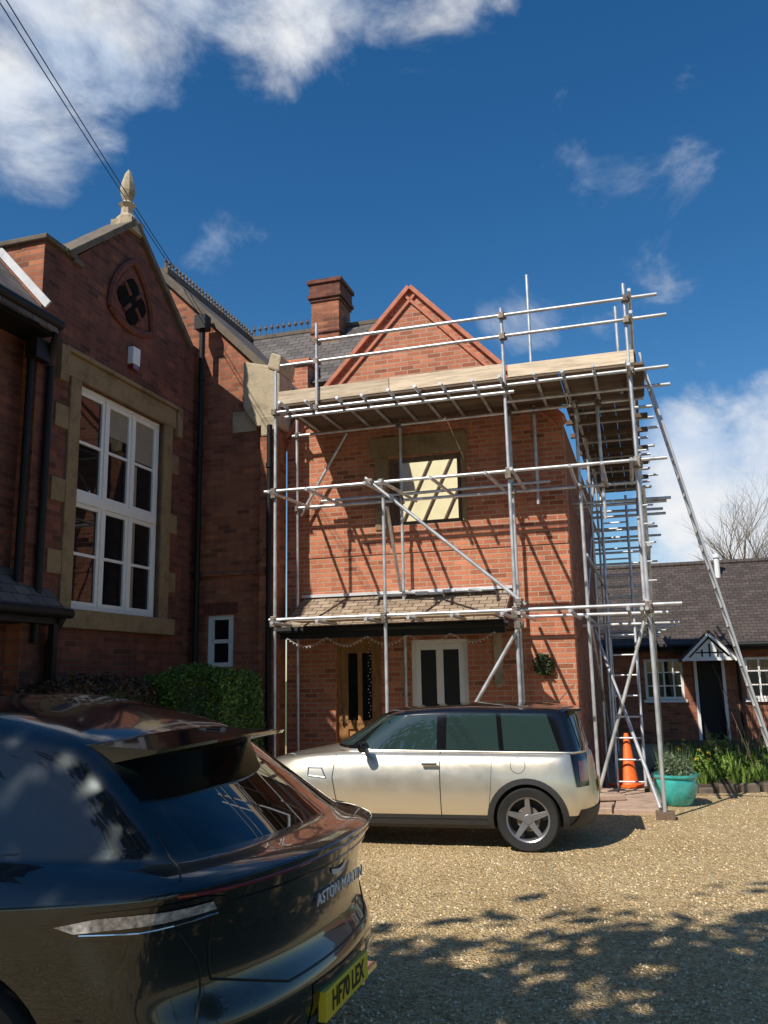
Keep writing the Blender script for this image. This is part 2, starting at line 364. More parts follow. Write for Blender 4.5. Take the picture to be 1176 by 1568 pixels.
# ---- gabled wing
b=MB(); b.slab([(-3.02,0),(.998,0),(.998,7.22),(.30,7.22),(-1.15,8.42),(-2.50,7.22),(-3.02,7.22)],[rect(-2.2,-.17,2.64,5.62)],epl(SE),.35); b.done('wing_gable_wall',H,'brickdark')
b=MB(); b.box(-6,SE-.352,-3.02,-2.72,0,7.22); b.box(SE-.35,SE,-3.026,-3.021,0,7.22); b.done('wing_front_wall',H,'brick')
b=MB(); b.box(-6,SE+.06,-3.08,-2.68,7.222,7.29); b.box(SE-.45,SE+.05,-2.66,-2.42,7.222,7.30)
b.box(SE-.42,SE+.05,-2.5,-2.3,7.18,7.26)
for p in ((-2.58,7.20),(.50,7.10)):
    slope(b,p,(-1.15,8.42),.0,.09,0,.50,'e',SE+.07)
b.done('wing_coping',H,'stonedark',bevel=.012)
b=MB(); b.slab([(-3.0,6.9),(-1.15,8.35),(1.0,6.9)],[],epl(SE-.36),5); b.done('wing_roof',H,'slate')
b=MB(); b.lathe([(.0,8.40),(.17,8.40),(.15,8.55),(.09,8.62),(.085,8.72),(.13,8.78),(.06,8.84),(.09,8.90),(.115,9.0),(.10,9.12),(.05,9.30),(0,9.38)],'z',8,(SE-.13,-1.15,0)); b.box(SE-.3,SE+.06,-1.3,-1.0,8.3,8.5); b.done('finial',H,'stone')
def arcpts(c,r,a0,a1,n): return [(c[0]+r*math.cos(R(a0+(a1-a0)*i/n)),c[1]+r*math.sin(R(a0+(a1-a0)*i/n))) for i in range(n+1)]
cx,cz=-1.15,7.22
vert=[(cx+.62*math.cos(R(a)),cz+.62*math.sin(R(a))) for a in (90,210,330)]
b=MB(); tri=[]
for i in range(3):
    p=vert[i]; q=vert[(i+1)%3]; o=vert[(i+2)%3]
    r=math.dist(o,p); a0=math.degrees(math.atan2(p[1]-o[1],p[0]-o[0])); a1=math.degrees(math.atan2(q[1]-o[1],q[0]-o[0]))
    if a1<a0: a1+=360
    pts=arcpts(o,r,a0,a1,10); tri+=pts[:-1]
    for (a,z),(a2,z2) in zip(pts,pts[1:]): b.tube((SE+.02,a,z),(SE+.02,a2,z2),.05,6)
b.done('trefoil_surround',H,'terradark')
b=MB(); b.slab([(cx+(a-cx)*.80,cz+(z-cz)*.80) for a,z in tri],[],epl(SE+.012),.01); b.done('trefoil_panel',H,'terradark')
b=MB()
star=[]
for i in range(60):
    a=2*math.pi*i/60; rr=.20+.15*abs(math.cos(2*(a-math.pi/2)))**.7*(1 if i%15 else 1.12); star.append((cx+rr*math.cos(a),cz-.02+rr*math.sin(a)))
b.slab(star,[],epl(SE+.03),.03)  # solid black slab; the depth of the opening is only painted dark
b.done('quatrefoil_opening',H,'matt')
b=MB()
for k in range(4):
    a=R(45+90*k); b.tube((SE+.035,cx+.10*math.cos(a),cz-.02+.10*math.sin(a)),(SE+.035,cx+.30*math.cos(a),cz-.02+.30*math.sin(a)),.03,6)
b.lathe([(0,-.02),(.07,-.02),(.07,.02),(0,.02)],'z',12,(0,0,0)) if False else None
b.done('quatrefoil_tracery',H,'terradark')
b=MB(); b.box(SE,SE+.10,-1.18,-1.00,6.24,6.50); b.done('security_light',H,'white',bevel=.01)
b=MB(); b.box(SE+.02,SE+.09,-1.16,-1.02,6.17,6.235); b.done('security_light_base',H,'redlamp')
b=MB(); f=SE+.035
b.box(SE-.12,f,-2.52,.14,5.622,5.92); b.box(SE-.12,f,-2.42,-2.2,2.64,5.618); b.box(SE-.12,f,-.17,.06,2.64,5.618)
b.box(SE-.14,f+.07,-2.5,.15,2.40,2.638)
b.box(SE-.05,f+.05,-2.6,.22,5.922,5.98)
for z in (3.05,3.95,4.9): b.box(SE-.02,f-.006,.062,.26,z,z+.30); b.box(SE-.02,f-.006,-2.68,-2.422,z,z+.30)
b.box(SE-.02,f+.04,.14,.28,5.5,5.97); b.box(SE-.02,f+.04,-2.68,-2.52,5.5,5.97)
b.done('great_window_stone',H,'stonewin',bevel=.01)
b=MB(); x0,x1=SE-.14,SE-.07; a0,a1=-2.198,-.172; z0,z1=2.642,5.618
def fr(a,c,zz,y,wd,xx0=x0,xx1=x1):
    b.box(xx0,xx1,a,a+wd,zz,y); b.box(xx0,xx1,c-wd,c,zz,y); b.box(xx0,xx1,a+wd,c-wd,zz,zz+wd); b.box(xx0,xx1,a+wd,c-wd,y-wd,y)
fr(a0,a1,z0,z1,.06)
w=(a1-a0-.12)/3; zt=4.10
b.box(x0,x1+.02,a0+.06,a1-.06,zt-.06,zt+.06)
for i in (1,2): b.box(x0,x1+.012,a0+.06+w*i-.03,a0+.06+w*i+.03,z0+.06,z1-.06)
cur=MB()
for i in range(3):
    p=a0+.06+w*i+.03*(i>0); q=a0+.06+w*(i+1)-.03*(i<2)
    for (zz,yy) in ((z0+.06,zt-.06),(zt+.06,z1-.06)):
        fr(p+.002,q-.002,zz+.002,yy-.002,.055,x0+.01,x1-.006)
        zm=(zz+yy)/2; b.box(x0+.02,x1-.012,p+.05,q-.05,zm-.02,zm+.02)
    if i>0: cur.box(x0+.0345,x0+.036,p+.05,q-.05,z1-.06-.45-.2*(i==2),z1-.1)
    if i==2: cur.box(x0+.0345,x0+.036,p+.05,p+.16,z0+.1,z1-.8)
b.done('great_window_frame',H,'white',bevel=.004); cur.done('great_window_blinds',H,'curtain')
b=MB(); b.box(x0+.028,x0+.034,a0+.05,a1-.05,z0+.05,z1-.05); b.done('great_window_glass',H,'glass')
b=MB()
b.tube((SE+.12,.74,.3),(SE+.12,.74,7.6),.05); b.box(SE+.02,SE+.22,.64,.84,7.5,7.75)
for z in (1.2,3.3,5.3,6.6): b.tube((SE+.12,.74,z),(SE+.12,.74,z+.1),.065)
b.tube((-.30,.70,.2),(-.30,.70,5.7),.045)
for z in (1.2,3.3,5.0): b.tube((-.30,.70,z),(-.30,.70,z+.08),.06)
b.tube((-1.42,-8,6.05),(-1.42,-2.98,6.05),.07); b.tube((-1.42,-3.02,6.0),(SE+.05,-2.9,5.6),.045); b.tube((SE+.06,-2.86,5.6),(SE+.06,-2.86,2.2),.045)
b.tube((SE-.02,-3.12,5.9),(SE-.02,-3.12,2.9),.045)
b.tube((-1.42,-6,2.55),(-1.42,-2.5,2.55),.06); b.tube((-1.45,-2.6,2.5),(SE+.06,-2.62,2.2),.04); b.tube((SE+.06,-2.62,2.2),(SE+.06,-2.62,.2),.04)
b.box(SE-.05,SE+.12,-3.2,-2.95,5.6,5.85)
b.done('gutters_and_downpipes',H,'black',True)
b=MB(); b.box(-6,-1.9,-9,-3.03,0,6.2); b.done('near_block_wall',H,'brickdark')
b=MB(); b.slab([(-1.40,6.02),(-6.0,11.0),(-6.0,10.9),(-1.40,5.92)],[],lambda a,z,t:(a,-9+t,z),5.97)
b.slab([(-1.42,2.60),(-1.898,3.08),(-1.898,3.0),(-1.42,2.52)],[],lambda a,z,t:(a,-6.2+t,z),3.6)
b.done('near_block_roof',H,'slate')
b=MB(); b.box(-1.9,-1.48,-9,-3.03,5.90,5.95); b.box(-1.88,-1.5,-6.2,-2.62,2.42,2.5)
for d in (-6,-4.3,-2.72): b.box(-1.56,-1.48,d,d+.08,0,2.42)
b.done('near_block_soffit',H,'black')
b=MB(); slope(b,(-1.6,6.29),(-4.5,9.43),.0,.10,-3.06,-3.032); b.done('lead_flashing',H,'lead')

# ================================================================= COTTAGE
C=empty('brick_cottage',HM)
b=MB(); b.slab([(1.5,0),(14,0),(14,2.5),(1.5,2.5)],[rect(5.05,5.95,1.05,2.02),rect(6.25,6.85,.05,1.95),rect(7.35,8.3,1.05,2.02)],fac(11),.3)
b.box(1.5,14,15.7,16,0,2.5); b.slab([(11.302,0),(15.698,0),(15.698,2.5),(13.5,4.5),(11.302,2.5)],[],lambda a,z,t:(13.7+t,a,z),.3)
b.done('cottage_walls',C,'brick')
b=MB(); b.slab([(10.75,2.35),(13.5,4.60),(16.25,2.35),(16.25,2.27),(13.5,4.50),(10.75,2.27)],[],lambda a,z,t:(1.3+t,a,z),13); b.done('cottage_roof',C,'tilebrown')
b=MB(); b.tube((1.3,13.5,4.60),(14.3,13.5,4.60),.08,8); b.done('ridge_tiles',C,'tilebrown')
b=MB(); b.tube((1.3,10.7,2.32),(14.3,10.7,2.32),.06,8); b.box(1.3,14.3,10.76,10.99,2.2,2.24); b.box(6.26,6.84,11.1,11.15,.05,1.94); b.tube((7.2,10.9,0),(7.2,10.9,2.25),.04,8); b.done('cottage_gutter_and_door',C,'black')
b=MB()
def cottwin(a0,a1,z0,z1,nx,nz):
    d0,d1=11.05,11.11
    b.box(a0,a0+.06,d0,d1,z0,z1); b.box(a1-.06,a1,d0,d1,z0,z1); b.box(a0+.06,a1-.06,d0,d1,z0,z0+.06); b.box(a0+.06,a1-.06,d0,d1,z1-.06,z1)
    for i in range(1,nx): a=a0+(a1-a0)*i/nx; b.box(a-.02,a+.02,d0+.01,d1-.01,z0+.06,z1-.06)
    for i in range(1,nz): z=z0+(z1-z0)*i/nz; b.box(a0+.06,a1-.06,d0+.015,d1-.015,z-.015,z+.015)
cottwin(5.05,5.95,1.05,2.02,4,3); cottwin(7.35,8.3,1.05,2.02,3,3)
b.box(5.0,6.0,10.93,10.998,.98,1.045); b.box(7.3,8.35,10.93,10.998,.98,1.045)
for x0_,x1_ in ((5.94,6.55),(7.12,6.55)):
    b.bar((x0_,10.15,1.95),(x1_,10.15,2.56),.06,.13,(0,1,0))
b.bar((6.0,10.16,1.99),(7.06,10.16,1.99),.05,.08,(0,0,1))
b.slab([(6.12,2.03),(6.94,2.03),(6.55,2.46)],[],fac(10.19),.02)
b.box(6.2,6.27,10.95,10.998,.0,1.96); b.box(6.83,6.90,10.95,10.998,0,1.96)
b.lathe([(.07,4.1),(.07,4.65),(.1,4.68),(.1,4.76),(0,4.8)],'z',10,(7.1,13.0,0))
b.done('cottage_white_joinery',C,'white')
b=MB(); b.slab([(5.86,1.98),(6.55,2.66),(7.20,1.98),(7.14,1.94),(6.55,2.58),(5.92,1.94)],[],fac(10.12),1.6); b.done('porch_tiles',C,'tilebrown')
b=MB()
for a in (6.38,6.55,6.72): b.box(a-.018,a+.018,10.18,10.19,2.04,2.34-abs(a-6.55)*.8)
b.box(6.25,6.85,10.18,10.189,2.12,2.15)
b.done('porch_timber_detail',C,'black')
b=MB(); b.box(5.1,5.9,11.08,11.085,1.1,1.98); b.box(7.4,8.25,11.08,11.085,1.1,1.98); b.done('cottage_glass',C,'glass')

# ================================================================= SCAFFOLDING
S=empty('scaffolding',HM)
st=MB()
for s,d,z0,z1 in ((.13,0,.03,6.30),(.80,-.05,5.55,6.95),(1.78,0,.03,4.35),(3.58,0,.03,6.80),(5.25,0,.08,6.90),
    (-.02,1.2,.03,5.9),(1.71,1.2,.03,5.8),(3.45,1.2,.03,5.9),(3.80,1.25,4.2,7.86),(4.42,1.2,.03,5.9),(4.42,3.4,.03,5.9),(4.42,5.8,.03,5.9),(4.42,8.2,.03,5.9),
    (5.27,2.3,.03,6.9),(5.27,4.7,.03,6.9),(5.27,7.4,.03,6.9),(5.10,.75,5.6,6.9),(4.75,1.2,3.9,5.9)):
    st.tube((s,d,z0),(s+random.uniform(-.02,.02),d+random.uniform(-.02,.02),z1))
st.done('standards',S,'tube',True)
ld=MB()
for s0,s1,d,z in ((.78,5.65,-.05,6.67),(.22,5.75,-.05,6.36),(.10,5.72,-.05,5.64),(-.03,5.61,-.05,4.43),(.06,5.64,-.05,2.56),
    (-.1,5.4,1.15,5.62),(-.05,5.2,1.15,4.40),(3.3,5.5,1.15,2.54),(.4,4.0,1.15,4.50),(3.5,5.75,.55,5.60),(.3,3.7,-.05,5.54),(3.4,5.7,2.3,4.37),(4.2,5.6,3.4,4.40)):
    dz=random.uniform(-.02,.02); ld.tube((s0,d,z+dz),(s1,d,z-dz))
for s,d0,d1,z in ((5.22,-.45,8,5.60),(5.22,-.35,8,4.37),(5.22,-.3,8,2.50),(5.3,-.3,8,6.36),(5.3,-.3,8,6.67),(4.42,.9,8.3,5.60),(4.42,.9,8.3,4.37),(4.42,.9,8.3,2.5),(5.3,-.2,5,3.3),(4.45,1.2,8,3.4)):
    ld.tube((s,d0,z),(s,d1,z))
ld.done('ledgers',S,'tube',True)
tr=MB()
for i in range(13):
    s=.35+i*.40+random.uniform(-.06,.06); tr.tube((s,-.22-random.uniform(0,.12),5.69),(s,1.38,5.69))
for i in range(11):
    d=1.7+i*.6; tr.tube((4.3,d,5.66),(5.45+random.uniform(0,.25),d,5.66))
for s in (.16,.72,1.62,1.86,2.55,3.30,3.66,4.40,4.80,5.17): tr.tube((s,-.28-random.uniform(0,.15),4.37),(s+random.uniform(-.05,.05),1.38,4.42))
for s in (.2,.9,1.6,2.2,2.8,3.45,3.66,4.3,5.0,5.16): tr.tube((s,-.28-random.uniform(0,.15),2.50),(s,1.3 if s>3.4 else .42,2.50))
for d in (2.3,3.4,4.7,5.8,7.4):
    for z in (2.45,4.32): tr.tube((4.25,d+.05,z),(5.4+random.uniform(0,.3),d+.05,z))
tr.done('transoms',S,'tube',True)
al=MB()
for s in (4.62,5.02):
    al.tube((s,2.2,.03),(s,3.1,4.6),.022)
for i in range(15):
    f=(i+.5)/15; al.tube((4.62,2.2+.9*f,4.6*f),(5.02,2.2+.9*f,4.6*f),.014,8)
for i in range(8): al.tube((4.40,3.42,2.75+i*.19),(5.26,3.42,2.75+i*.19),.02)
for i in range(8): al.tube((5.24,.35,2.9+i*.25),(5.40,.35,2.9+i*.25),.014)
al.done('access_ladder',S,'tube',True)
br=MB()
for p,q in (((1.55,-.10,4.50),(3.72,-.10,2.62)),((3.66,-.10,2.40),(2.2,-.10,.1)),((1.80,.1,4.1),(1.68,1.15,3.0)),((.0,1.25,4.3),(.8,1.25,5.6)),
    ((5.2,.1,.1),(4.42,2.4,2.4)),((5.3,4.6,.1),(5.3,1.0,4.3)),((4.4,1.3,2.6),(4.4,5.7,5.5)),((5.2,-.02,2.6),(5.2,1.9,4.3)),((4.44,5.6,.1),(4.44,1.3,2.4)),((4.4,1.15,.1),(5.2,1.2,2.5))):
    br.tube(p,q)
br.done('braces',S,'tube',True)
cp=MB()
def coup(s,d,z,k=.045):
    cp.box(s-k,s+k,d-k*1.2,d+k*1.2,z-k,z+k,Matrix.Rotation(random.uniform(-.4,.4),3,'Z'),(s,d,z)); cp.tube((s+k*.6,d-k,z),(s+k*.6,d-k*2.2,z),.011,6)
for s in (.13,.80,3.58,5.25):
    for z in ((5.64,6.36,6.67) if s!=.13 else (5.64,)): coup(s,-.03,z)
for s in (.13,1.78,3.58,5.25):
    for z in (2.56,4.43,2.50,4.37): coup(s,-.03,z)
for s in (-.02,1.71,3.45,4.42,4.75):
    for z in (4.40,5.62): coup(s,1.17,z)
for d in (2.3,4.7,7.4):
    for z in (2.5,4.37,5.6,6.36,6.67): coup(5.25,d,z)
coup(1.62,-.09,4.43); coup(3.64,-.09,2.66); coup(3.62,-.09,2.36); coup(3.8,1.2,5.62)
cp.done('couplers',S,'coupler',bevel=.006)
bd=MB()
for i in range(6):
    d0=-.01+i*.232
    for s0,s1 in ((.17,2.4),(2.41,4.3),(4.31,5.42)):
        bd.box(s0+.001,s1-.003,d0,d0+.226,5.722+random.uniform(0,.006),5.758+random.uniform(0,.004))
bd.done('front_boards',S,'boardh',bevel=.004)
bd=MB()
for s0,s1,o in ((.17,1.9,0),(1.91,3.55,.008),(3.62,5.3,-.02)): bd.box(s0,s1,-.02,.015,5.762,5.965+o)
for i in range(3): bd.box(.35,3.3,.02+i*.15,.16+i*.15,2.53,2.565)
bd.done('toe_boards',S,'board',bevel=.004)
bd=MB()
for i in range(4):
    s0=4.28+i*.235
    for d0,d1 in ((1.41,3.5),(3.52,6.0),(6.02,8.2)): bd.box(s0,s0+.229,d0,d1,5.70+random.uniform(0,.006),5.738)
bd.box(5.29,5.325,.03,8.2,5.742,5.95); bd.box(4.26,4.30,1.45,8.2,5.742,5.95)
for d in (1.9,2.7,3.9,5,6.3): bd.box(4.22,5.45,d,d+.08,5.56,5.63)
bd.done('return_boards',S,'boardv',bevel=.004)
b=MB()
for s,d in ((1.78,0),(3.58,0),(5.25,0),(4.42,1.2),(5.27,2.3)): b.box(s-.11,s+.11,d-.11,d+.11,.0,.04 if s!=5.25 else .08)
b.done('sole_boards',S,'boardv')

Ld=empty('ladder',HM)
b=MB(); p0=Vector((6.72,.45,0.02)); p1=Vector((5.38,.45,6.05)); off=Vector((0,.38,0))
b.bar(p0,p1,.03,.07,(0,1,0)); b.bar(p0+off,p1+off,.03,.07,(0,1,0)); b.done('stiles',Ld,'alu',bevel=.004)
b=MB()
for i in range(1,24): q=p0.lerp(p1,i/24); b.tube(q,q+off,.016,8)
b.done('rungs',Ld,'alu',True)
b=MB(); b.box(6.68,6.78,.42,.5,0,.06); b.box(6.68,6.78,.8,.88,0,.06); b.done('feet',Ld,'plastic')

# ================================================================= GROUND
def sheet(name,outline,z,mat,nx=0):
    b=MB(); b.add([(x,y,z) for x,y in outline],[tuple(range(len(outline)))]); return b.done(name,None,mat)
sheet('ground',[(-400,-400),(400,-400),(400,400),(-400,400)],-.09,'grass')
bm=bmesh.new(); bmesh.ops.create_grid(bm,x_segments=160,y_segments=160,size=20)
from mathutils import noise as mn
for v_ in bm.verts:
    x,y=v_.co.x+3,v_.co.y+3
    v_.co=Vector((x,y,.0+.02*mn.noise(Vector((x*.6,y*.6,0)))+.008*mn.noise(Vector((x*3,y*3,2)))))
me=bpy.data.meshes.new('gravel_driveway'); bm.to_mesh(me); bm.free()
for p in me.polygons: p.use_smooth=True
go=bpy.data.objects.new('gravel_driveway',me); COL.objects.link(go); me.materials.append(M['gravel'])
rs=random.Random(11); sv=[];sf=[]
for i in range(14000):
    y=4.3+8.5*rs.random()**1.6; x=-.6+ rs.random()*(1.0+y*.62)
    r=rs.uniform(.004,.012); k=len(sv); h=r*.7; a=rs.random()*6.28; zg=.02*mn.noise(Vector((x*.6,y*.6,0)))+.008*mn.noise(Vector((x*3,y*3,2)))
    for j in range(5):
        t=a+j*1.2566; sv.append((x+r*math.cos(t)*rs.uniform(.7,1.2),y+r*math.sin(t)*rs.uniform(.7,1.2),zg))
    sv.append((x,y,zg+.004+h)); sf+=[(k+j,k+(j+1)%5,k+5) for j in range(5)]
b=MB(); b.add(sv,sf)
t=NT('pebble'); g=t.n('ShaderNodeNewGeometry'); t.l(t.ramp(g.outputs['Random Per Island'],[(0,(.28,.18,.09)),(.6,(.66,.48,.25)),(1,(.90,.78,.56))]),t.b.inputs['Base Color']); t.b.inputs['Roughness'].default_value=.9
b.done('loose_gravel',None,t.m)
P=empty('stone_paving',HM); b=MB(); rp=random.Random(2)
for i in range(8):
    for j in range(9):
        s=.3+i*.62; d=.25+j*.47
        if s>4.8 or (d<1.3 and s<3.9) or (s<4.2 and d>1.2): continue
        b.box(s,s+.60,d,d+.45,-.05,.045+rp.uniform(0,.02),Matrix.Rotation(rp.uniform(-.03,.03),3,'Z'),(s,d,0))
b.box(4.35,4.75,.9,1.25,.06,.13,Matrix.Rotation(.4,3,'Z'),(4.5,1,0)); b.box(4.2,4.6,1.5,1.8,.06,.12,Matrix.Rotation(-.3,3,'Z'),(4.4,1.6,0))
b.done('flags',P,'flag',bevel=.012)
bed=[(5.0,1.9),(6.0,2.35),(7.2,2.8),(9.5,3.2),(13,3.4),(13,10.9),(5.5,10.9),(5.3,6),(5.0,4)]
F=empty('flower_bed',HM)
b=MB(); b.slab([p for p in bed],[],lambda a,z,t:(a,z,.10-t),.12); b.done('bed_soil',F,'soil')
b=MB()
for (p,q) in zip(bed[:4],bed[1:5]):
    n=int(math.dist(p,q)/.28)
    for i in range(n):
        f=(i+.5)/n; x=p[0]+(q[0]-p[0])*f; y=p[1]+(q[1]-p[1])*f; w=rp.uniform(.09,.13)
        b.box(x-w,x+w,y-.06,y+.05,-.02,rp.uniform(.08,.14),Matrix.Rotation(rp.uniform(-.2,.5),3,'Z'),(x,y,0))
b.done('edging_stones',F,'stonedark',bevel=.02)
def blades(bm,cx,cy,z,n,h,spread,rnd,w=.012):
    for i in range(n):
        a=rnd.uniform(0,6.28); r=rnd.uniform(0,spread); x=cx+r*math.cos(a)*.5; y=cy+r*math.sin(a)*.5; hh=h*rnd.uniform(.6,1.1)
        tx=x+math.cos(a)*spread*.8*rnd.random(); ty=y+math.sin(a)*spread*.8*rnd.random(); mx=(x*2+tx)/3; my=(y*2+ty)/3
        px,py=-math.sin(a)*w,math.cos(a)*w
        bm.add([(x-px,y-py,z),(x+px,y+py,z),(mx+px,my+py,z+hh*.6),(mx-px,my-py,z+hh*.6),(tx,ty,z+hh)],[(0,1,2,3),(3,2,4)])
b=MB(); fl=MB(); rb=random.Random(9)
for i in range(150):
    s=rb.uniform(5.3,9.5); d=rb.uniform(2.3,6.5)
    if d<2.2+(s-5)*.3: continue
    blades(b,s,d,.08,26,rb.choice((.2,.3,.4)),.22,rb)
    if rb.random()<.18:
        for k in range(rb.randint(1,3)):
            x=s+rb.uniform(-.15,.15); y=d+rb.uniform(-.15,.15); z=.36+rb.uniform(0,.12)
            fl.tube((x,y,z),(x-.03,y-.04,z+.005),.012,6,.018); fl.add([(x+.034*math.cos(t*1.047)*(1 if t%2 else .5),y-.01,z+.034*math.sin(t*1.047)*(1 if t%2 else .5)) for t in range(6)],[(0,1,2,3,4,5)])
b.done('daffodil_leaves',F,'leafbright'); fl.done('daffodil_flowers',F,'daff')
def cloud(n,ells,rnd,shell=.55):
    pts=[]
    for i in range(n):
        c,r=rnd.choice(ells); 
        v_=Vector((rnd.gauss(0,1),rnd.gauss(0,1),rnd.gauss(0,1))).normalized()*(shell+(1-shell)*rnd.random())
        pts.append((c[0]+v_.x*r[0],c[1]+v_.y*r[1],c[2]+v_.z*r[2]))
    return pts
b=MB(); el=[((5.9+.55*i+rb.uniform(-.2,.2),3.2+.5*i*rb.random(),.2),(.3,.3,rb.uniform(.15,.35))) for i in range(8)]+[((7.3,4.5,.5),(.5,.4,.5)),((8.2,5,.5),(.6,.5,.55)),((6.2,4.6,.35),(.35,.3,.4))]
b.add(*leafquads(cloud(6000,el,rb,.3),.032,4)); b.done('bed_shrubs',F,'leafbright')
b=MB()
for i in range(130):
    x=7.3+rb.gauss(0,.45); y=4.4+rb.gauss(0,.3); b.tube((x,y,.1),(x+rb.gauss(0,.3),y+rb.gauss(0,.25),rb.uniform(.8,1.9)),.010,4,.003)
b.done('woody_stems',F,'bark')

Pt=empty('plant_pot',Matrix.Translation((3.80,11.75,0)))
b=MB(); b.lathe([(0,0),(.17,0),(.20,.03),(.26,.16),(.285,.28),(.27,.34),(.30,.37),(.30,.40),(.265,.40),(.25,.34),(.0,.33)],'z',32); b.done('glazed_pot',Pt,'potteal',True)
b=MB(); b.add(*leafquads(cloud(1800,[((0,0,.42),(.27,.27,.14)),((-.08,0,.5),(.16,.2,.18)),((.1,.05,.48),(.16,.16,.16))],rb,.2),.022,8))
for i in range(160):
    a=rb.uniform(0,6.28); r=rb.uniform(.02,.2); b.add([(r*math.cos(a)-.004,r*math.sin(a),.38),(r*math.cos(a)+.004,r*math.sin(a),.38),(1.6*r*math.cos(a),1.6*r*math.sin(a),.38+rb.uniform(.2,.42))],[(0,1,2)])
b.done('lavender',Pt,'leafsilver')
Cn=empty('traffic_cone',Matrix.Translation((3.58,13.2,.06))@Matrix.Rotation(.5,4,'Z'))
b=MB(); b.lathe([(.165,.04),(.15,.06),(.13,.10),(.035,.76),(.03,.77),(.02,.77),(.02,.7)],'z',28); b.done('cone_body',Cn,'orange',True)
b=MB(); b.box(-.22,.22,-.22,.22,0,.04); b.done('cone_base',Cn,'orange',bevel=.02)
b=MB(); b.box(-.02,.02,-.02,.02,0,1.0); b.box(-.05,.05,-.04,.04,.95,1.05); b.done('tap_post',None,'boardv',world=Matrix.Translation((3.25,13.4,0.02)))

def hedge(name,x0,x1,y0,y1,z1,n,mat,seed,size=.028):
    e=empty(name,HM); rnd=random.Random(seed); b=MB(); 
    bm=bmesh.new(); bmesh.ops.create_cube(bm,size=1); bmesh.ops.subdivide_edges(bm,edges=bm.edges,cuts=7,use_grid_fill=True)
    def shape(p):
        q=Vector(p)*2; m=max(abs(q.x),abs(q.y),abs(q.z)); l=q.length or 1
        q=q.lerp(q*(m/l),.35)
        w=Vector(((x0+x1)/2+q.x*(x1-x0)/2,(y0+y1)/2+q.y*(y1-y0)/2,z1/2+q.z*z1/2))
        return w+Vector((1,1,1))*0.09*mn.noise(w*2.2)
    for v_ in bm.verts: v_.co=shape(v_.co*.93)
    me=bpy.data.meshes.new('core'); bm.to_mesh(me); bm.free(); me.materials.append(M['leafdark']); o=bpy.data.objects.new('hedge_core',me); COL.objects.link(o); o.parent=e
    pts=[]
    for i in range(n):
        f=rnd.randint(0,4); a=rnd.uniform(-.5,.5); c=rnd.uniform(-.5,.5)
        p=[(-.5,a,c),(.5,a,c),(a,-.5,c),(a,.5,c),(a,c,.5)][f]
        w=shape(p); pts.append(w+Vector((rnd.gauss(0,.025),rnd.gauss(0,.025),rnd.gauss(0,.025))))
    b.add(*leafquads(pts,size,seed)); b.done('hedge_leaves',e,mat)
hedge('hedge',-1.25,.14,-1.45,-.25,1.88,28000,'leaf',1,.024)
hedge('hedge.001',-1.62,-.8,-3.4,-1.3,1.76,16000,'leafbrown',2)

# ================================================================= VEHICLES
def interp(tab,x):
    if not isinstance(tab,(list,tuple)): return tab
    if x<=tab[0][0]: return tab[0][1]
    for (a,b_),(c,d) in zip(tab,tab[1:]):
        if x<=c:
            t=(x-a)/(c-a); return b_+(d-b_)*t
    return tab[-1][1]
def car_loop(L):
    Lr,Lf=L.get('Lr',.34),L.get('Lf',.6); n=2.4; ys=(0,.35,.65,.85,.96); P=[]
    xr,xf=L['xr'],L['xf']; mid=(xr+xf)/2; hl=(xf-xr)/2
    def put(x,y,dx=0):
        u=(x-mid)/hl; tp=1-(L.get('tr',.02) if u<0 else L.get('tf',.07))*u*u
        P.append((x+dx,L['w']*y*tp,interp(L['z'],x)+interp(L.get('zc',0),x)*(1-y*y)))
    for y in ys: put(xr+Lr*(1-(1-y**n)**(1/n)),y,-L.get('bow',.03)*(1-y*y))
    for k in range(9): put(xr+Lr+(xf-Lf-xr-Lr)*k/8,1)
    for y in reversed(ys): put(xf-Lf*(1-(1-y**n)**(1/n)),y,L.get('bowf',.05)*(1-y*y))
    return P+[(x,-y,z) for x,y,z in reversed(P[1:-1])]
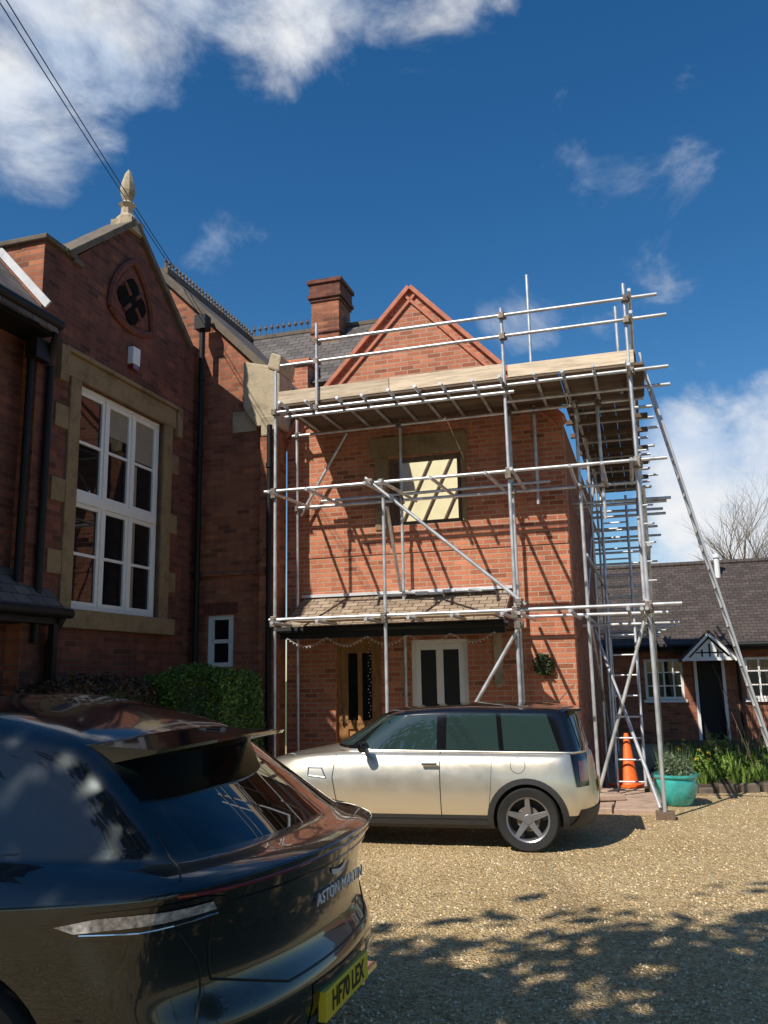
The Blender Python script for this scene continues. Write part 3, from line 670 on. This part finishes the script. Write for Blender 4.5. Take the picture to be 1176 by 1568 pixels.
def car_body(levels,mats,matfn,parent,arches,rad,name='body',wellw=.30,halfw=1.0,zw=.31):
    vs=[];fs=[]
    loops=[car_loop(L) for L in levels]; n=len(loops[0])
    for l in loops: vs+=l
    for i in range(len(loops)-1):
        for j in range(n):
            k=(j+1)%n; fs.append((i*n+j,i*n+k,(i+1)*n+k,(i+1)*n+j))
    fs.append(tuple(reversed(range(n)))); fs.append(tuple((len(loops)-1)*n+j for j in range(n)))
    me=bpy.data.meshes.new(name); me.from_pydata(vs,[],fs)
    for m in mats: me.materials.append(M[m])
    bm=bmesh.new(); bm.from_mesh(me); cl=bm.edges.layers.float.new('crease_edge'); bm.verts.ensure_lookup_table()
    for e in bm.edges:
        a,b_=e.verts[0].index//n,e.verts[1].index//n
        if a==b_: e[cl]=levels[a].get('crease',0)
    for f in bm.faces:
        lv=min(v_.index for v_ in f.verts)//n; c=f.calc_center_median(); f.material_index=matfn(lv,c)
        f.smooth=True
    bmesh.ops.recalc_face_normals(bm,faces=bm.faces)
    bm.to_mesh(me); bm.free()
    ob=bpy.data.objects.new(name,me); COL.objects.link(ob)
    ss=ob.modifiers.new('s','SUBSURF'); ss.levels=3; ss.render_levels=3
    dg=bpy.context.evaluated_depsgraph_get(); m2=bpy.data.meshes.new_from_object(ob.evaluated_get(dg))
    ob.modifiers.clear(); ob.data=m2
    bvh=BVHTree.FromPolygons([v_.co.copy() for v_ in m2.vertices],[tuple(p.vertices) for p in m2.polygons])
    cut=MB()
    for ax in arches:
        for sg in (1,-1):
            cut.lathe([(0,sg*(halfw-wellw)),(rad,sg*(halfw-wellw)),(rad,sg*(halfw+.3)),(0,sg*(halfw+.3))],'y',40,(ax,0,zw))
    co=cut.done('cutter',None,'plastic')
    bmod=ob.modifiers.new('b','BOOLEAN'); bmod.object=co; bmod.operation='DIFFERENCE'; bmod.solver='EXACT'
    dg=bpy.context.evaluated_depsgraph_get(); m3=bpy.data.meshes.new_from_object(ob.evaluated_get(dg)); ob.modifiers.clear()
    if len(m3.polygons)>1000: ob.data=m3
    bpy.data.objects.remove(co)
    for p in ob.data.polygons: p.use_smooth=True
    try: ob.data.set_sharp_from_angle(angle=R(50))
    except Exception: pass
    ob.parent=parent
    return ob,bvh
def cast(bvh,axis,a,c,sg):
    if axis=='side': o=Vector((a,sg*4,c)); d=Vector((0,-sg,0))
    elif axis=='rear': o=Vector((-6,a,c)); d=Vector((1,0,0))
    elif axis=='front': o=Vector((9,a,c)); d=Vector((-1,0,0))
    else: o=Vector((a,c,4)); d=Vector((0,0,-1))
    return bvh.ray_cast(o,d)
def patch(bvh,axis,outline,mat,name,parent,off=.004,sg=1,grid=.05):
    bm=bmesh.new(); vs=[bm.verts.new((a,c,0)) for a,c in outline]; bm.faces.new(vs)
    A=[p[0] for p in outline]; Cc=[p[1] for p in outline]
    for k,(lo,hi) in ((0,(min(A),max(A))),(1,(min(Cc),max(Cc)))):
        x=lo+grid
        while x<hi-1e-4:
            co=(x,0,0) if k==0 else (0,x,0); no=(1,0,0) if k==0 else (0,1,0)
            bmesh.ops.bisect_plane(bm,geom=bm.verts[:]+bm.edges[:]+bm.faces[:],plane_co=co,plane_no=no); x+=grid
    bad=[]
    for v_ in bm.verts:
        loc,nor,_,_=cast(bvh,axis,v_.co.x,v_.co.y,sg)
        if loc is None: bad.append(v_); continue
        v_.co=loc+nor*off
    bmesh.ops.delete(bm,geom=bad,context='VERTS')
    me=bpy.data.meshes.new(name); 
    bm.normal_update(); bm.to_mesh(me); bm.free()
    for p in me.polygons: p.use_smooth=True
    me.materials.append(M[mat]); ob=bpy.data.objects.new(name,me); COL.objects.link(ob); ob.parent=parent; return ob
def seam(bvh,axis,pts,name,parent,r=.004,mat='ink',sg=1,off=0.0,step=.04):
    b=MB(); out=[]
    for p,q in zip(pts,pts[1:]):
        n=max(1,int(math.dist(p,q)/step))
        for i in range(n+1):
            a=p[0]+(q[0]-p[0])*i/n; c=p[1]+(q[1]-p[1])*i/n; loc,nor,_,_=cast(bvh,axis,a,c,sg)
            if loc is not None: out.append(loc+nor*off)
    out=[o for i,o in enumerate(out) if i==0 or (o-out[i-1]).length>1e-4]
    if len(out)>1:
        b.path(out,r,6); return b.done(name,parent,mat,True)
def wheel(parent,name,x,y,r,w,sg,spokes=5):
    e=empty(name,None,parent); e.location=(x,y,r); 
    if sg<0: e.rotation_euler=(0,0,math.pi)
    b=MB(); h=w/2; ri=r*.68
    b.lathe([(ri,-h*.8),(r*.93,-h),(r*.985,-h*.8),(r,-h*.4),(r,h*.4),(r*.985,h*.8),(r*.93,h),(ri,h*.85),(ri*.97,h*.6),(ri*.97,-h*.8),(ri,-h*.8)],'y',48); b.done('tyre',e,'rubber',True)
    b=MB(); b.lathe([(ri*1.02,h*.9),(ri*.94,h*.8),(ri*.91,h*.2),(ri*.9,-h*.6),(ri*.97,-h*.7)],'y',48)
    b.lathe([(0,h*.66),(.045,h*.66),(.06,h*.5),(.06,0)],'y',20)
    for i in range(spokes):
        a=2*math.pi*i/spokes+.3; c,s_=math.cos(a),math.sin(a); t=Vector((-s_,0,c)); o=Vector((c,0,s_))
        w0=.034 if spokes==5 else .03; w1=.022 if spokes==5 else .016
        i0=o*.04; o0=o*ri*.95
        p=[i0+t*w0,i0-t*w0,o0-t*w1,o0+t*w1]
        vs=[q+Vector((0,h*(.60 if i2<2 else .80),0)) for i2,q in enumerate(p)]+[q+Vector((0,h*.25,0)) for q in p]
        b.add(vs,[(0,1,2,3),(7,6,5,4),(0,4,5,1),(1,5,6,2),(2,6,7,3),(3,7,4,0)])
    b.done('alloy',e,'rim',bevel=.003)
    b=MB(); b.lathe([(0,0),(r*.38,0),(r*.38,.02),(0,.02)],'y',32); b.done('brake_disc',e,'coupler')
    b=MB(); b.lathe([(0,-h*.5),(ri*.97,-h*.5)],'y',32); b.done('brake_shield',e,'ink')
    return e
def frame(fwd,local,world):
    f=Vector((fwd[0],fwd[1],0)).normalized(); l=Vector((-f.y,f.x,0))
    m=Matrix(((f.x,l.x,0,0),(f.y,l.y,0,0),(0,0,1,0),(0,0,0,1)))
    off=f*local[0]+l*local[1]
    m.translation=Vector((world[0]-off.x,world[1]-off.y,0)); return m
# --- hatchback
K=empty('hatchback_car',frame((-.974,.225),(0,.80),(1.38,8.90)))
belt=[(-.7,.90),(.3,.925),(1.9,.92),(2.4,.89),(2.9,.80),(3.2,.68)]
lv=[dict(xr=-.52,xf=3.0,w=.66,z=.20),
 dict(xr=-.62,xf=3.12,w=.77,z=.21,crease=.3,Lf=.7),
 dict(xr=-.68,xf=3.18,w=.815,z=.34,Lf=.75),
 dict(xr=-.69,xf=3.20,w=.845,z=.52,Lf=.8),
 dict(xr=-.66,xf=3.15,w=.840,z=[(-.7,.74),(2.3,.74),(3.2,.62)],Lf=.8),
 dict(xr=-.64,xf=3.04,w=.790,z=belt,Lf=.8,crease=.1),
 dict(xr=-.61,xf=2.85,w=.735,z=[(-.7,.925),(1.9,.955),(2.4,.935),(2.9,.83)],zc=[(1.9,0),(2.3,.035)],Lf=.6,Lr=.25,crease=.15),
 dict(xr=-.60,xf=2.06,w=.715,z=[(-.7,.94),(1.6,.965),(2.1,.985)],zc=[(1.6,0),(2.1,.02)],Lf=.35,Lr=.16,crease=.5,tf=.04,bowf=.08),
 dict(xr=-.50,xf=1.50,w=.60,z=[(-.5,1.33),(.8,1.36),(1.5,1.335)],zc=.02,Lf=.22,Lr=.18,crease=.25,tf=.04,bowf=.07),
 dict(xr=-.46,xf=1.40,w=.55,z=[(-.5,1.37),(.8,1.40),(1.4,1.375)],zc=.015,Lf=.22,Lr=.18,crease=.1,tf=.04),
 dict(xr=-.34,xf=1.2,w=.40,z=[(-.4,1.40),(.6,1.43),(1.2,1.405)],Lf=.3,Lr=.2),
 dict(xr=-.1,xf=.9,w=.15,z=1.435,Lf=.2,Lr=.2)]
def mf(l,c):
    if l>=7 : return 1
    if l<=1: return 2
    return 0
kb,bv=car_body(lv,['champagne','gloss','plastic'],mf,K,(0,2.547),.345,halfw=.84,zw=.31)
for sg in (1,-1):
    patch(bv,'side',[(1.78,.985),(1.45,1.315),(.92,1.335),(.92,.975)],'carglass','front_side_window',K,.005,sg)
    patch(bv,'side',[(.82,.975),(.82,1.337),(.30,1.335),(.27,.97)],'carglass','rear_side_window',K,.005,sg)
    patch(bv,'side',[(.22,.97),(.25,1.335),(-.22,1.325),(-.34,.96)],'carglass','load_side_window',K,.005,sg)
    seam(bv,'side',[(2.0,.965),(.9,.955),(-.45,.935)],'chrome_waist_trim',K,.008,'chrome',sg,.002)
    seam(bv,'side',[(2.0,.93),(2.03,.7),(1.98,.45),(1.9,.30)],'door_seam',K,.005,'ink',sg)
    seam(bv,'side',[(.88,.95),(.87,.32)],'door_seam_rear',K,.005,'ink',sg)
    seam(bv,'side',[(.34,.94),(.36,.6),(.40,.32)],'club_door_seam',K,.0025,'ink',sg)
    seam(bv,'side',[(1.9,.315),(.40,.315)],'door_bottom_seam',K,.004,'ink',sg)
    patch(bv,'side',[(2.20,.30),(2.16,.20),(.36,.20),(.34,.30)],'plastic','sill_cladding',K,.008,sg)
    for ax in (0,2.547):
        ring=[(ax+.345*math.cos(R(a)),.31+.345*math.sin(R(a))) for a in range(-18,199,8)]+[(ax+.405*math.cos(R(a)),.31+.40*math.sin(R(a))) for a in range(198,-19,-8)]
        patch(bv,'side',ring,'plastic','wheel_arch_trim',K,.012,sg,.04)
    seam(bv,'side',[(.08+.075*math.cos(R(a)),.83+.075*math.sin(R(a))) for a in range(0,361,30)],'filler_cap_seam',K,.003,'ink',sg)
    b=MB(); b.bar((1.06,sg*.845,.845),(.90,sg*.845,.845),.035,.03); b.done('door_handle',K,'chrome',bevel=.01)
    b=MB(); b.lathe([(0,-.07),(.06,-.055),(.078,0),(.062,.06),(0,.075)],'y',16,(0,0,0)); mo=b.done('door_mirror',K,'gloss',True); mo.location=(1.66,sg*.91,1.02); mo.scale=(.75,1.15,.85)
    b=MB(); b.bar((1.66,sg*.76,.96),(1.66,sg*.90,.99),.05,.035); b.done('mirror_arm',K,'gloss')
    patch(bv,'side',[(-.44,.93),(-.60,.93),(-.61,.62),(-.49,.62)],'gloss','tail_lamp_surround',K,.006,sg,.03)
    patch(bv,'side',[(-.51,.86),(-.59,.86),(-.595,.67),(-.52,.67)],'redlamp','tail_lamp',K,.010,sg,.03)
    b=MB(); b.lathe([(0,.05),(.07,.03),(.085,-.03)],'y',20); hl=b.done('headlamp',K,'clearlamp',True); hl.rotation_euler=(0,0,-R(90)); hl.location=(2.98,sg*.55,.70); hl.scale=(1.1,1,1.3)
    seam(bv,'side',[(2.15,.80),(2.10,.70),(2.30,.72),(2.30,.80),(2.15,.80)],'side_repeater_trim',K,.006,'chrome',sg,.004)
patch(bv,'rear',[(-.56,.98),(.56,.98),(.50,1.30),(-.50,1.30)],'carglass','rear_screen',K,.006)
patch(bv,'front',[(-.62,1.01),(.62,1.01),(.53,1.32),(-.53,1.32)],'carglass','windscreen',K,.006)
patch(bv,'rear',[(-.74,.24),(.74,.24),(.72,.40),(-.72,.40)],'plastic','rear_bumper_insert',K,.012)
patch(bv,'front',[(-.45,.30),(.45,.30),(.48,.42),(-.48,.42)],'plastic','lower_grille',K,.01)
patch(bv,'front',[(-.38,.50),(.38,.50),(.33,.62),(-.33,.62)],'chrome','grille',K,.012)
patch(bv,'rear',[(-.26,.52),(.26,.52),(.26,.63),(-.26,.63)],'yellow','number_plate',K,.02)
seam(bv,'rear',[(0,1.3),(0,.35)],'barn_door_seam',K,.006)
b=MB(); b.box(-.58,-.42,-.50,.50,1.345,1.372); b.done('roof_spoiler',K,'gloss',bevel=.012)
b=MB(); b.tube((-.30,0,1.40),(-.52,0,1.62),.005,6,.003); b.done('aerial',K,'black')
for x in (0,2.547):
    for sg in (1,-1): wheel(K,'wheel_'+('rear' if x==0 else 'front')+('_l' if sg>0 else '_r'),x,sg*.735,.312,.19,sg)
# --- large SUV
Q=empty('suv_car',frame((-.958,.288),(-1.02,-1.0),(.035,4.82)))
lv=[dict(xr=-.78,xf=3.8,w=.82,z=.27),
 dict(xr=-.90,xf=3.88,w=.93,z=.28,crease=.3,Lf=.9,Lr=.30),
 dict(xr=-1.00,xf=3.95,w=.985,z=.42,Lf=.9,bow=.06,Lr=.34),
 dict(xr=-1.02,xf=3.97,w=1.0,z=.60,Lf=.9,bow=.08,Lr=.36,crease=.2),
 dict(xr=-.95,xf=3.95,w=1.0,z=.71,Lf=.9,bow=.06,Lr=.34,crease=.2),
 dict(xr=-.93,xf=3.92,w=.998,z=.90,Lf=.9,bow=.08,Lr=.30),
 dict(xr=-.99,xf=3.88,w=.992,z=[(-1,1.075),(-.5,1.0),(.4,.93),(3,.90),(3.8,.80)],Lf=.9,Lr=.26,crease=.65,bow=.11),
 dict(xr=-.95,xf=3.80,w=.95,z=[(-1,1.10),(-.5,1.055),(.4,1.0),(3,.98),(3.8,.86)],Lf=.8,Lr=.26,bow=.10),
 dict(xr=-.89,xf=3.4,w=.89,z=[(-.9,1.105),(.4,1.06),(2.4,1.05),(3.4,.98)],zc=[(2.2,0),(2.8,.04)],Lf=.7,Lr=.26,bow=.07),
 dict(xr=-.85,xf=2.4,w=.84,z=[(-.8,1.115),(.4,1.09),(2.4,1.09)],Lf=.5,Lr=.22,bow=.05,crease=.45,tf=.04,bowf=.12),
 dict(xr=-.36,xf=1.55,w=.665,z=[(-.4,1.45),(.2,1.52),(1.5,1.52)],Lf=.3,Lr=.14,bow=.04,crease=.35,tf=.04),
 dict(xr=-.30,xf=1.45,w=.60,z=[(-.3,1.51),(.3,1.61),(1.4,1.61)],Lf=.3,Lr=.16,crease=.1,tf=.04),
 dict(xr=-.1,xf=1.2,w=.38,z=[(-.2,1.57),(.4,1.68),(1.2,1.67)],Lf=.3,Lr=.2),
 dict(xr=.2,xf=.9,w=.12,z=1.70,Lf=.2,Lr=.2)]
def mf2(l,c):
    if l==9: return 3 if (c.x>1.7 and abs(c.y)<.62) or (c.x<-.35 and abs(c.y)<.66) else 0
    if l>=11: return 1
    if l<=1: return 2
    return 0
qb,bq=car_body(lv,['grey','gloss','plastic','suvglass'],mf2,Q,(0,3.06),.42,halfw=1.0,zw=.37)
for sg in (1,-1):
    patch(bq,'side',[(1.95,1.12),(1.50,1.44),(.45,1.46),(.20,1.38),(.10,1.24),(.18,1.12)],'suvglass','side_glass',Q,.005,sg)
    seam(bq,'side',[(1.98,1.11),(.16,1.11),(.08,1.24),(.18,1.39),(.45,1.47),(1.5,1.45)],'window_trim',Q,.008,'chrome',sg,.002)
    seam(bq,'side',[(.75,1.08),(.72,.6),(.80,.34)],'door_seam',Q,.005,'ink',sg)
    seam(bq,'side',[(1.75,1.06),(1.75,.4)],'front_door_seam',Q,.005,'ink',sg)
    patch(bq,'side',[(2.6,.40),(2.6,.28),(.42,.28),(.42,.40)],'gloss','sill',Q,.008,sg)
    patch(bq,'side',[(-.32,.925),(-.50,.975),(-.88,1.025),(-.92,1.01),(-.92,.950),(-.70,.905),(-.44,.890)],'gloss','tail_lamp_housing',Q,.004,sg,.02)
    patch(bq,'side',[(-.38,.928),(-.55,.965),(-.89,1.005),(-.89,.975),(-.70,.945),(-.46,.912)],'clearlamp','tail_lamp',Q,.009,sg,.02)
    seam(bq,'side',[(-.48,.908),(-.70,.925),(-.89,.958)],'lamp_lower_line',Q,.0035,'chrome',sg,.006)
    b=MB(); b.lathe([(0,-.1),(.08,-.07),(.1,0),(.07,.08),(0,.1)],'y',16); mo=b.done('door_mirror',Q,'gloss',True); mo.location=(1.85,sg*1.06,1.12); mo.scale=(.8,1.1,.7)
    seam(bq,'side',[(-.80,.92),(-.84,.80),(-.86,.60),(-.84,.40)],'bumper_seam',Q,.004,'ink',sg)
    seam(bq,'top',[(-.62,sg*.74),(-.74,sg*.80),(-.80,sg*.88),(-.78,sg*.95)],'tailgate_top_seam',Q,.004,'ink')
seam(bq,'rear',[(-.93,1.035),(-.5,1.038),(0,1.038),(.5,1.038),(.93,1.035)],'light_bar',Q,.007,'redlamp',1,.001)
seam(bq,'rear',[(-.93,.985),(-.5,.985),(0,.985),(.5,.985),(.93,.985)],'tail_crease',Q,.005,'gloss',1,.0)
seam(bq,'rear',[(-.80,.99),(-.78,.74),(-.45,.64),(.45,.64),(.78,.74),(.80,.99)],'tailgate_seam',Q,.005,'ink',1)
patch(bq,'rear',[(-.80,.29),(.80,.29),(.74,.40),(-.74,.40)],'plastic','rear_diffuser',Q,.01)
patch(bq,'rear',[(-.30,.415),(.30,.415),(.32,.59),(-.32,.59)],'gloss','plate_recess',Q,.004)
def text(body,size,loc,rot,mat,name,parent,ext=.002,sx=1,off=.0015,sp=1):
    cu=bpy.data.curves.new(name,'FONT'); cu.body=body; cu.size=size; cu.align_x='CENTER'; cu.align_y='CENTER'; cu.extrude=ext; cu.offset=off; cu.space_character=sp
    o=bpy.data.objects.new(name,cu); COL.objects.link(o); o.parent=parent; o.location=loc; o.rotation_euler=rot; o.scale=(sx,1,1); cu.materials.append(M[mat]); return o
lp,_,_,_=cast(bq,'rear',0,.50,1); xp=lp.x-.02
b=MB(); b.box(xp-.004,xp+.03,-.26,.26,.435,.545); b.done('number_plate',Q,'yellow',bevel=.003)
text('HF70 LEX',.105,(xp-.006,0,.49),(R(90),0,R(-90)),'ink','plate_characters',Q,.001,.9)
loc,_,_,_=cast(bq,'rear',-.12,.85,1)
text('ASTON MARTIN',.066,(loc.x-.012,-.12,.85),(R(90),0,R(-90)),'badge','badge_letters',Q,.003,1.1,.0005,1.12)
patch(bq,'rear',[(-.06,.935),(-.18,.955),(-.14,.925),(-.08,.915),(-.04,.915),(.02,.925),(.06,.955)],'badge','wing_badge',Q,.006,1,.02)
b=MB(); n=16; vs=[];fs=[]
for i in range(n+1):
    y=-.61+1.22*i/n; e=abs(y/.61); xt=-.61+.08*e**3; zt=1.50-.02*e**2; 
    vs+=[(-.20,y,1.53-.03*e*e),(xt,y,zt),(xt+.01,y,zt-.014),(-.22,y,1.44-.03*e*e)]
for i in range(n):
    for k in range(4): fs.append((i*4+k,i*4+(k+1)%4,(i+1)*4+(k+1)%4,(i+1)*4+k))
fs+=[(0,1,2,3),(n*4+3,n*4+2,n*4+1,n*4)]
b.add(vs,fs); b.done('roof_spoiler',Q,'gloss',True)
b=MB()
for sg in (1,-1): b.box(-1.0,-.80,sg*.60-.1,sg*.60+.1,.30,.37)
b.done('exhaust_tips',Q,'chrome',bevel=.02)
for x in (0,3.06):
    for sg in (1,-1): wheel(Q,'wheel_'+('rear' if x==0 else 'front')+('_l' if sg>0 else '_r'),x,sg*.86,.37,.26,sg,10)

# ================================================================= TREES
def branchtree(name,base,h,levels,seed,r0,spread=.55,mat='bark',n0=4):
    e=empty(name,Matrix.Translation(base)); rnd=random.Random(seed); b=MB(); tips=[]
    def grow(p,d,l,r,lv):
        segs=3
        for i in range(segs):
            q=p+d*l/segs; r2=r*.86; b.tube(p,q,r,5 if lv<2 else 3,r2); p=q; r=r2
            d=(d+Vector((rnd.gauss(0,.08),rnd.gauss(0,.08),rnd.gauss(0,.05)))).normalized()
            if lv<levels and (lv>0 or i>0):
                for k in range(2 if lv else n0):
                    a=rnd.uniform(0,6.28); nd=(d*rnd.uniform(.6,1)+Vector((math.cos(a),math.sin(a),rnd.uniform(-.1,.5)))*spread).normalized()
                    grow(p,nd,l*rnd.uniform(.5,.75),r*.55,lv+1)
        tips.append(p)
    grow(Vector((0,0,0)),Vector((0,0,1)),h*.5,r0,0)
    b.done('branches',e,mat); return e,tips
branchtree('bare_tree',(17.2,41,0),9.6,4,3,.20,.45)
def leaftree(name,base,h,cr,n,seed,mat,size=.12,ymax=None):
    e,tips=branchtree(name,base,h,3,seed,.2,.6); rnd=random.Random(seed); pts=[]
    for i in range(n):
        t=rnd.choice(tips); p=t+Vector((rnd.gauss(0,cr),rnd.gauss(0,cr),rnd.gauss(0,cr)))
        if ymax is not None and p.y+base[1]>ymax: continue
        pts.append(p)
    b=MB(); b.add(*leafquads(pts,size,seed)); b.done('crown',e,mat)
leaftree('oak_tree',(-2.9,-1.9,0),9.5,.55,15000,21,'leafdark',.15,1.0)
for i,(x,y,h) in enumerate(((-14,-16,12),(-5,-20,14),(5,-18,11),(14,-15,13),(22,-4,11),(-20,-6,9))):
    leaftree('broadleaf_tree' if i==0 else 'broadleaf_tree.%03d'%i,(x,y,0),h,.9,2200,30+i,'leafdark',.3)
W=empty('overhead_cable')
b=MB()
for dx,dz in ((0,0),(.10,.06)):
    a=Vector((-4.52+dx,-1,9.3+dz)); c=Vector((-3.70+dx*.4,14.0,8.94+dz*.3)); pts=[]
    for i in range(25):
        f=i/24; p=a.lerp(c,f); p.z-=.15*4*f*(1-f); pts.append(p)
    b.path(pts,.007,5)
b.done('cables',W,'ink')

# ================================================================= CAMERA, LIGHT, WORLD
cam=bpy.data.cameras.new('camera'); co=bpy.data.objects.new('camera',cam); COL.objects.link(co)
cam.sensor_fit='VERTICAL'; cam.sensor_height=36; cam.lens=1300/1568*36; cam.clip_end=2000
co.matrix_world=Matrix.Translation((0,0,1.75))@Matrix.Rotation(R(90+10.9),4,'X')@Matrix.Rotation(-.019,4,'Z')
scene.camera=co
elev=R(47); sd=Vector((.670,.742,0)).normalized()
tv=Vector((sd.x*math.cos(elev),sd.y*math.cos(elev),-math.sin(elev)))
sl=bpy.data.lights.new('sun','SUN'); sl.energy=5.0; sl.angle=R(.5); sl.color=(1,.94,.83)
so=bpy.data.objects.new('sun',sl); COL.objects.link(so); so.rotation_euler=tv.to_track_quat('-Z','Y').to_euler(); so.location=(-10,-10,20)
w=bpy.data.worlds.new('World'); scene.world=w; w.use_nodes=True; nt=w.node_tree; nt.nodes.clear()
N=nt.nodes.new; L=nt.links.new
sky=N('ShaderNodeTexSky'); sky.sky_type='NISHITA'; sky.sun_disc=False; sky.sun_elevation=elev; sky.sun_rotation=math.atan2(-sd.x,-sd.y); sky.ozone_density=2.2; sky.dust_density=.3; sky.air_density=1.0
hs=N('ShaderNodeHueSaturation'); hs.inputs['Saturation'].default_value=1.36; hs.inputs['Value'].default_value=1.10; L(sky.outputs[0],hs.inputs['Color'])
bg=N('ShaderNodeBackground'); bg.inputs[1].default_value=.10; L(hs.outputs[0],bg.inputs[0])
tc=N('ShaderNodeTexCoord'); mp=N('ShaderNodeMapping'); mp.inputs['Scale'].default_value=(1,1,1.5); L(tc.outputs['Generated'],mp.inputs[0])
nz=N('ShaderNodeTexNoise'); nz.inputs['Scale'].default_value=6.0; nz.inputs['Detail'].default_value=10; nz.inputs['Roughness'].default_value=.6; nz.inputs['Distortion'].default_value=.35; L(mp.outputs[0],nz.inputs['Vector'])
def dotblob(c,rad,wt):
    d=N('ShaderNodeVectorMath'); d.operation='DOT_PRODUCT'; L(tc.outputs['Generated'],d.inputs[0]); d.inputs[1].default_value=Vector(c).normalized()
    m=N('ShaderNodeMapRange'); m.interpolation_type='SMOOTHSTEP'; m.inputs[1].default_value=math.cos(R(rad)); m.inputs[2].default_value=math.cos(R(rad*.15)); m.inputs[3].default_value=0; m.inputs[4].default_value=wt; L(d.outputs['Value'],m.inputs[0]); return m.outputs[0]
blobs=[((-.37,.70,.64),11,.42),((-.24,.71,.69),10,.42),((-.10,.735,.69),9,.38),((.04,.74,.70),8,.30),((-.34,.77,.56),8,.22),((-.33,.82,.49),7,.14),((.255,.81,.53),8,.20),((.28,.871,.405),7,.20),((.15,.89,.40),6,.2),
 ((.36,.90,.225),7,.46),((.43,.89,.20),10,.50),((.36,.917,.15),7,.50),((.36,.93,.09),8,.46),((-.159,.874,.46),5,.18),((.5,.8,.15),14,.42),((.34,.89,.30),4,.2),
 ((-.8,-.3,.5),25,.10),((.5,-.7,.5),25,.12),((.9,.1,.35),22,.20),((-.2,-.9,.35),20,.12)]
acc=None
for bl in blobs:
    o=dotblob(*bl)
    if acc is None: acc=o
    else:
        a=N('ShaderNodeMath'); a.operation='MAXIMUM'; L(acc,a.inputs[0]); L(o,a.inputs[1]); acc=a.outputs[0]
ad=N('ShaderNodeMath'); ad.operation='ADD'; L(acc,ad.inputs[0]); L(nz.outputs[0],ad.inputs[1])
mr=N('ShaderNodeMapRange'); mr.interpolation_type='SMOOTHSTEP'; mr.inputs[1].default_value=.68; mr.inputs[2].default_value=1.04; L(ad.outputs[0],mr.inputs[0])
cb=N('ShaderNodeBackground'); cb.inputs[1].default_value=.92
cr=N('ShaderNodeValToRGB'); cr.color_ramp.elements[0].color=(.66,.77,.94,1); cr.color_ramp.elements[0].position=.35; cr.color_ramp.elements[1].color=(1,1,1,1); cr.color_ramp.elements[1].position=.60
n2=N('ShaderNodeTexNoise'); n2.inputs['Scale'].default_value=7; n2.inputs['Detail'].default_value=6; L(mp.outputs[0],n2.inputs['Vector']); L(n2.outputs[0],cr.inputs[0]); L(cr.outputs[0],cb.inputs[0])
mx=N('ShaderNodeMixShader'); L(mr.outputs[0],mx.inputs[0]); L(bg.outputs[0],mx.inputs[1]); L(cb.outputs[0],mx.inputs[2])
wo=N('ShaderNodeOutputWorld'); L(mx.outputs[0],wo.inputs[0])
